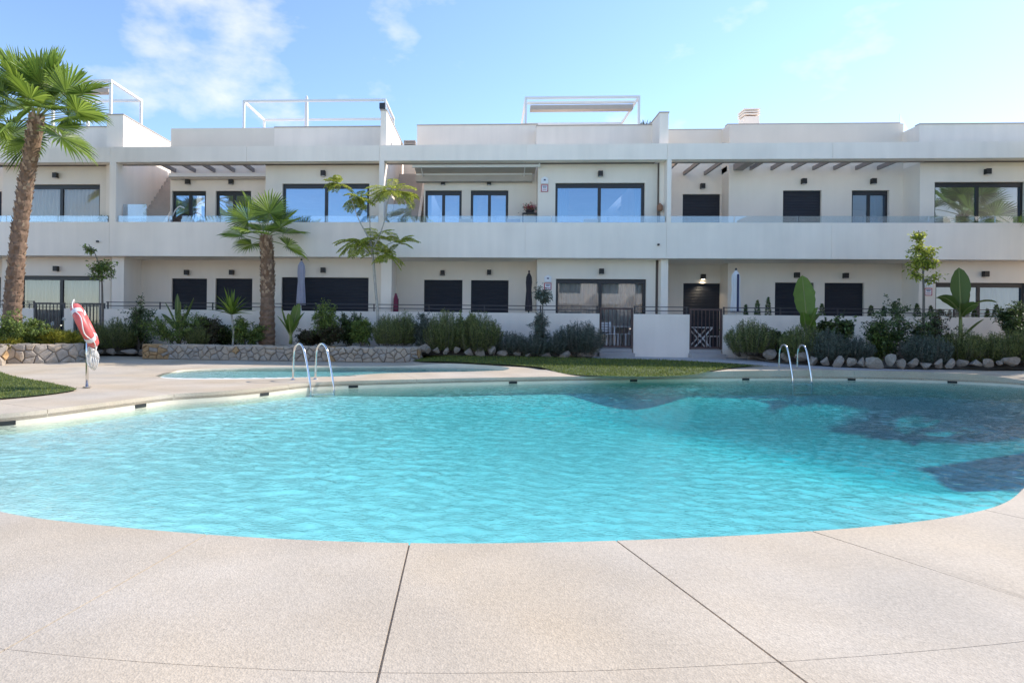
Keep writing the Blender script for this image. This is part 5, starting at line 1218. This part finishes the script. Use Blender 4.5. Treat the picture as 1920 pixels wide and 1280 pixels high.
# maroon folded chair by the pier
p = at(742, 582, YW + 0.7); r_ = tag(empty('folded_chair', (p.x, p.y, ZG)), 'maroon folded garden chair leaning beside the white pier', 'chair'); hh = at(742, 550, YW + .7).z - ZG
MB().lathe([(0.02, hh * .25), (0.09, hh * .35), (0.095, hh * .7), (0.08, hh * .9), (0.03, hh)], 16).build('cushion', 'fabric_maroon', r_, smooth=True)
for xx in (-.07, .07): MB().bar((xx, 0.11, 0), (xx, 0.12, hh * .9), .02, .02).build('leg', 'anthracite', r_)
# balcony things
def at_floor(px, Y): q = at(px, 415, Y); return (q.x, Y, ZFL)
r_ = tag(empty('hanging_chair', at_floor(342, YR - 0.5)), 'dark hanging egg chair on the balcony beside the roof stairs', 'chair')
P = [(-.42 + .0 * i, 0, 0) for i in range(1)]; arc = [(-.45, .1, .02), (-.52, .1, .7), (-.42, .1, 1.3), (-.15, .02, 1.62), (.08, 0, 1.55)]
MB().tube(spline3(arc, 6), 0.022, 8).build('stand', 'white_metal', r_, smooth=True); MB().tube([(-.45, -.3, .02), (-.45, .45, .02)], .022, 8).build('foot', 'white_metal', r_)
MB().tube([(.08, 0, 1.55), (.08, 0, 1.36)], .008, 6).build('chain', 'anthracite', r_)
MB().lathe([(.05, .25), (.3, .36), (.42, .62), (.43, .85), (.34, 1.12), (.16, 1.3), (.04, 1.36)], 18, (.08, 0, 0)).build('basket', 'fabric_dark', r_, smooth=True)
def pot_plant(px, Y, z, h, w_, lab, mt='leaf_dark', pot='terracotta', k=420, ll=.12, lw=.03):
    q = at(px, 400, Y); r_ = tag(empty('potted_plant', (q.x, Y, z)), lab, 'plant'); rs_ = np.random.RandomState(int(px))
    MB().lathe([(.09, 0), (.13, .26), (.14, .27), (.14, .3), (.1, .3)], 14).build('pot', pot, r_, smooth=True)
    t = rs_.rand(k); a = rs_.uniform(0, 6.283, k); rr = w_ / 2 * np.sqrt(rs_.rand(k)) * (0.3 + .7 * np.sin(np.pi * np.clip(t, .1, .9))); Pp = np.stack([np.cos(a) * rr, np.sin(a) * rr, .3 + (h - .3) * t], -1)
    link('foliage', leafmesh('foliage', Pp, nrm(np.stack([np.cos(a), np.sin(a), 0 * a + .6], -1) + rs_.normal(0, .5, (k, 3))), ll, lw, [mt], rs_=rs_), r_)
    MB().tube([(0, 0, .25), (0, 0, h * .8)], .012, 6).build('stem', 'bark', r_)
pot_plant(194, YL - 0.2, ZFL, 1.15, .4, 'dark potted plant on the balcony by the curtained window')
pot_plant(305, YR - 0.6, ZFL, .85, .5, 'low potted plant on the balcony at the foot of the roof stairs')
pot_plant(470, YR - 0.4, ZFL, 1.0, .45, 'potted plant on the balcony beside the glass door, behind the short palm')
# shelf with red flowers
q = at_floor(993, YR - 0.35); r_ = tag(empty('plant_shelf', q), 'slim black shelf on the balcony holding red flowers', 'shelf'); zt = at(993, 401, YR - .35).z - ZFL
for xx in (-.24, .24):
    for yy in (-.12, .12): MB().box(xx - .012, xx + .012, yy - .012, yy + .012, 0, zt).build('leg', 'anthracite', r_)
for z in (zt, zt * .5): MB().box(-.26, .26, -.14, .14, z, z + .02).build('shelf_board', 'anthracite', r_)
rs_ = np.random.RandomState(8); r2 = tag(empty('flower_basket', (q[0], q[1], q[2] + zt + .021)), 'basket of red and pink flowers on the balcony shelf', 'flowers')
MB().lathe([(.12, 0), (.16, .1), (.15, .1)], 14).build('basket', 'fabric_dark', r2, smooth=True)
k = 160; P = rs_.normal(0, 1, (k, 3)) * np.array([.12, .08, .07]) + np.array([0, 0, .17]); link('foliage', leafmesh('foliage', P, nrm(rs_.normal(0, 1, (k, 3))), .08, .03, ['leaf_dark'], rs_=rs_), r2)
P = rs_.normal(0, 1, (k, 3)) * np.array([.12, .07, .06]) + np.array([0, -.04, .2]); link('blossoms', leafmesh('blossoms', P, nrm(rs_.normal(0, 1, (k, 3))), .06, .045, ['flower_red'], rs_=rs_), r2)
# lantern stand by the brown party wall
q = at_floor(1237, YL - .25); r_ = tag(empty('lantern_stand', q), 'brown lantern on a thin stand beside the brown party wall', 'lantern'); zt = at(1237, 396, YL - .25).z - ZFL
MB().lathe([(.12, 0), (.12, .02), (.015, .03), (.015, zt)], 12).build('stand', 'anthracite', r_); MB().lathe([(.06, zt), (.1, zt + .05), (.1, zt + .18), (.05, zt + .24), (.01, zt + .27)], 12).build('lantern', 'terracotta', r_)
# small lounge seats whose backs show above the parapet
for a, Y, mt, lab in ((873, YR - .5, 'fabric_beige', 'beige lounge chair back between the two awning-shaded doors'), (963, YR - .5, 'fabric_lilac', 'lilac lounge chair back beside the plant shelf'), (1108, YL - .28, 'fabric_white', 'white lounge chair back below the wide balcony window')):
    q = at_floor(a, Y); r_ = tag(empty('lounge_chair', q), lab, 'chair'); zt = at(a, 410, Y).z - ZFL
    MB().box(-.24, .24, .0, .09, .35, zt).build('backrest', mt, r_, bevel=.03); MB().box(-.25, .25, -.16, -.005, .3, .42).build('seat', mt, r_, bevel=.02)
    for xx in (-.22, .22): MB().box(xx - .02, xx + .02, -.13, .07, 0, .299).build('leg', 'anthracite', r_)

# alarm signs
def sign(px, py, Y, lab, w_=0.24):
    p = at(px, py, Y); r_ = tag(empty('alarm_sign', (p.x, Y, p.z)), lab, 'sign')
    MB().box(-w_ / 2, w_ / 2, -.05, -.001, .06, .24).poly([(-w_ / 2, -.05, .24), (w_ / 2, -.05, .24), (0, -.05, .31), (-w_ / 2, -.002, .24), (w_ / 2, -.002, .24), (0, -.002, .31)], [(0, 1, 2), (5, 4, 3), (0, 2, 5, 3), (1, 4, 5, 2)]).build('siren_box', 'sign_white', r_)
    MB().box(-.035, .035, -.058, -.051, .16, .21).build('siren_light', 'sign_blue', r_)
    pl = MB().box(-w_ / 2 - .005, w_ / 2 + .005, -.02, -.001, -.22, .03).build('sign_plate', 'sign_red', r_)
    MB().box(-w_ / 2 + .025, w_ / 2 - .025, -.024, -.0205, -.195, .005).build('sign_face', 'sign_white', r_)
    for i, (zz, ww) in enumerate(((-.03, .15), (-.07, .12), (-.14, .14))): MB().box(-ww / 2, ww / 2, -.0265, -.0245, zz - .012, zz + .012).build('print_line', 'sign_red' if i == 2 else 'sign_blue', r_)
sign(1021, 348, YL, 'white alarm box and sign on the upper balcony wall'); sign(1027, 532, YL, 'white alarm box and red sign on the garden wall behind the olive'); sign(1740, 542, YL, 'small red-framed alarm sign behind the slim young tree')
p = at(1359, 535, YA - .02); tag(MB().lathe([(.0, 0), (.05, .0), (.05, .03), (.03, .05), (.0, .055)], 12, (p.x, p.y, p.z)).build('door_sensor', 'white_metal'), 'tiny white round sensor beside the lit garden door', 'sensor')

# ------------------------------------------------------------------ awnings
def awning(x0, x1, zf, zb, yb, lab, valance):
    r_ = tag(empty('awning', ((x0 + x1) / 2, yb, zb)), lab, 'awning')
    if valance:
        part(MB().box(x0, x1 + .02, F_ + 0.41, F_ + 0.50, zf - .07, zf + .09), 'front_bar', 'white_metal', r_)
        V = [(x0 + .05, F_ + .5, zf + .03), (x1 - .1, F_ + .5, zf + .03), (x1 - .12, yb - .2, zb + .12), (x0 + .05, yb - .2, zb + .12)]; V += [(a, b, c - .012) for a, b, c in V]
        part(MB().poly(V, [(0, 1, 2, 3), (7, 6, 5, 4), (0, 4, 5, 1), (1, 5, 6, 2), (2, 6, 7, 3), (3, 7, 4, 0)]), 'fabric', 'fabric_beige', r_)
        part(MB().box(x0 + .05, x1 - .2, yb - .3, yb - .005, zb - .17, zb + .14), 'cassette', 'fabric_beige', r_)
        part(MB().box(x0 + .06, x1 - .21, yb - .32, yb - .301, zb + .05, zb + .10), 'cassette_trim', 'white_metal', r_)
        for xx in (x0 + .3, x1 - .5): part(MB().bar((xx, yb - .2, zb - .02), (xx, F_ + .48, zf - .02), .03, .03), 'arm', 'white_metal', r_)
    else:
        part(MB().box(x0, x1, yb - .18, yb - .003, zb - .06, zb + .07), 'cassette', 'white_metal', r_)
        part(MB().box(x0 + .02, x1 - .02, yb - .13, yb - .02, zb - .14, zb - .061), 'fabric', 'fabric_beige', r_)
awning(X(773, F_ + .4, 310), X(1012, F_ + .4, 310), bz(310, F_ + .45, 900), bz(332, YR - .2, 900), YR, 'beige roll-out awning over the two middle balcony doors', True)
awning(X(318, YR - .1, 330), l1 - .02, 0, bz(329, YR - .1, 400), YR, 'slim white rolled-up awning above the doors next to the open stairs', False)

# ------------------------------------------------------------------ roof pergolas
def pergola(x0, x1, y0, y1, ztop, lab, roll=None, zb=None, rods=True, s=0.09):
    zb = Zf + 0.2 if zb is None else zb; r_ = tag(empty('roof_pergola', ((x0 + x1) / 2, y0, zb)), lab, 'pergola')
    for xx in (x0, x1):
        for yy in (y0, y1): part(MB().box(xx - s / 2, xx + s / 2, yy - s / 2, yy + s / 2, zb, ztop - s), 'post', 'white_metal', r_)
    for yy in (y0, y1): part(MB().box(x0 - s / 2, x1 + s / 2, yy - s / 2, yy + s / 2, ztop - s, ztop), 'beam', 'white_metal', r_)
    for xx in (x0, x1): part(MB().box(xx - s / 2, xx + s / 2, y0 + s / 2, y1 - s / 2, ztop - s + .002, ztop - .002), 'side_beam', 'white_metal', r_)
    if roll:
        part(MB().box(x0 + s / 2 + .02, x1 - s / 2 - .02, y0 + .1, y0 + .2, ztop - .22, ztop - .14), 'awning_case', 'white_metal', r_)
        part(MB().box(x0 + .18, x1 - .18, y0 + .12, y0 + .42, ztop - roll, ztop - .27), 'folded_canopy', 'fabric_beige', r_)
    return r_
y0 = F_ + 1.9; y1 = y0 / 0.911 * 0.995
pergola(X(457.5, y0, 200), X(722, y0, 200), y0, y1, bz(187, y0, 600), 'bare white roof pergola frame around the closed roof parasol', s=0.075)
o = tag(empty('pergola_motor', at(717, 199, y0 - .12)), 'black awning motor box at the pergola corner on the roof', 'motor box'); MB().box(-.11, .11, -.05, .1, -.11, .11).build('housing', 'anthracite', o, bevel=.01)
y0 = F_ + 1.6; pergola(X(100, y0, 160), X(208, y0, 160), y0, y0 / .917, bz(150, y0, 180), 'white roof pergola with beige canopy beside the tall palm', roll=.42, s=0.09)
y0 = F_ + 2.3; pergola(X(986, y0, 190), X(1198, y0, 190), y0, y0 + 3.0, bz(181, y0, 1090), 'white roof pergola with folded beige canopy above the awning flat', roll=.44, s=0.08)
for px, lab in ((1208, 'spiky potted plant on the roof beside the pergola'), (1222, 'spiky potted plant on the roof against the party wall')):
    q = at(px, 240, F_ + 2.6); r_ = tag(empty('roof_plant', (q.x, q.y, q.z - .4)), lab, 'plant'); rs_ = np.random.RandomState(px); k = 30; D = nrm(rs_.normal(0, .6, (k, 3)) + np.array([0, 0, 1.0]))
    link('foliage', leafmesh('foliage', np.zeros((k, 3)) + np.array([0, 0, .2]), D, .55, .05, ['leaf_blue'], rs_=rs_), r_); MB().lathe([(.1, -.55), (.15, .2), (.12, .2)], 12).build('pot', 'terracotta', r_)

# ------------------------------------------------------------------ neighbours (beyond the frame; their shade and reflections reach the pool)
def block(name, x0, x1, y0, y1, h, face, lab, shade_plan=None):
    r_ = tag(empty(name, ((x0 + x1) / 2, (y0 + y1) / 2, 0)), lab, 'building')
    part(MB().box(x0, x1, y0, y1, -0.2, h), 'wall', 'plaster', r_)
    part(MB().box(x0 - .05, x1 + .05, y0 - .05, y1 + .05, h, h + .1), 'coping', 'plaster', r_)
    if shade_plan: part(MB().poly([(a, b, -.2) for a, b in shade_plan] + [(a, b, h - .1) for a, b in shade_plan], [(4, 5, 6, 7), (3, 2, 1, 0)] + [(i, (i + 1) % 4, 4 + (i + 1) % 4, 4 + i) for i in range(4)]), 'shade_bay', 'plaster', r_)  # added bay, its slanted plan shaped for the shade edge on the pool
    k = int(((y1 - y0) if face == 'w' else (x1 - x0)) / 3.6)
    for i in range(k):
        for z in (0.5, 3.9):
            if face == 'w': a = y0 + 1.2 + i * 3.6; part(MB().box(x0 - .02, x0 - .002, a, a + 1.8, z, z + 2.2), 'window', 'anthracite', r_)
            else: a = x0 + 1.2 + i * 3.6; part(MB().box(a, a + 2.0, y1 + .002, y1 + .02, z, z + 2.2), 'window', 'anthracite', r_)
        if face == 'n': part(MB().box(x0 + 1.0 + i * 3.6, x0 + 3.4 + i * 3.6, y1 + .03, y1 + 1.2, 3.4, 4.4), 'balcony', 'plaster', r_)
block('apartment_block', 18.1, 27, 2.0, 16.6, 8.2, 'w', 'unseen white apartment wing, corner slanted to shade the deep end of the pool', [(18.1, 2.0), (18.1, 16.6), (15.8, 12.5), (15.8, 2.0)])  # wing out of view, added and shaped to cast shade on the pool
block('apartment_block', -34, 34, -26, -16, 7.4, 'n', 'white apartment row facing the terrace across the pool')
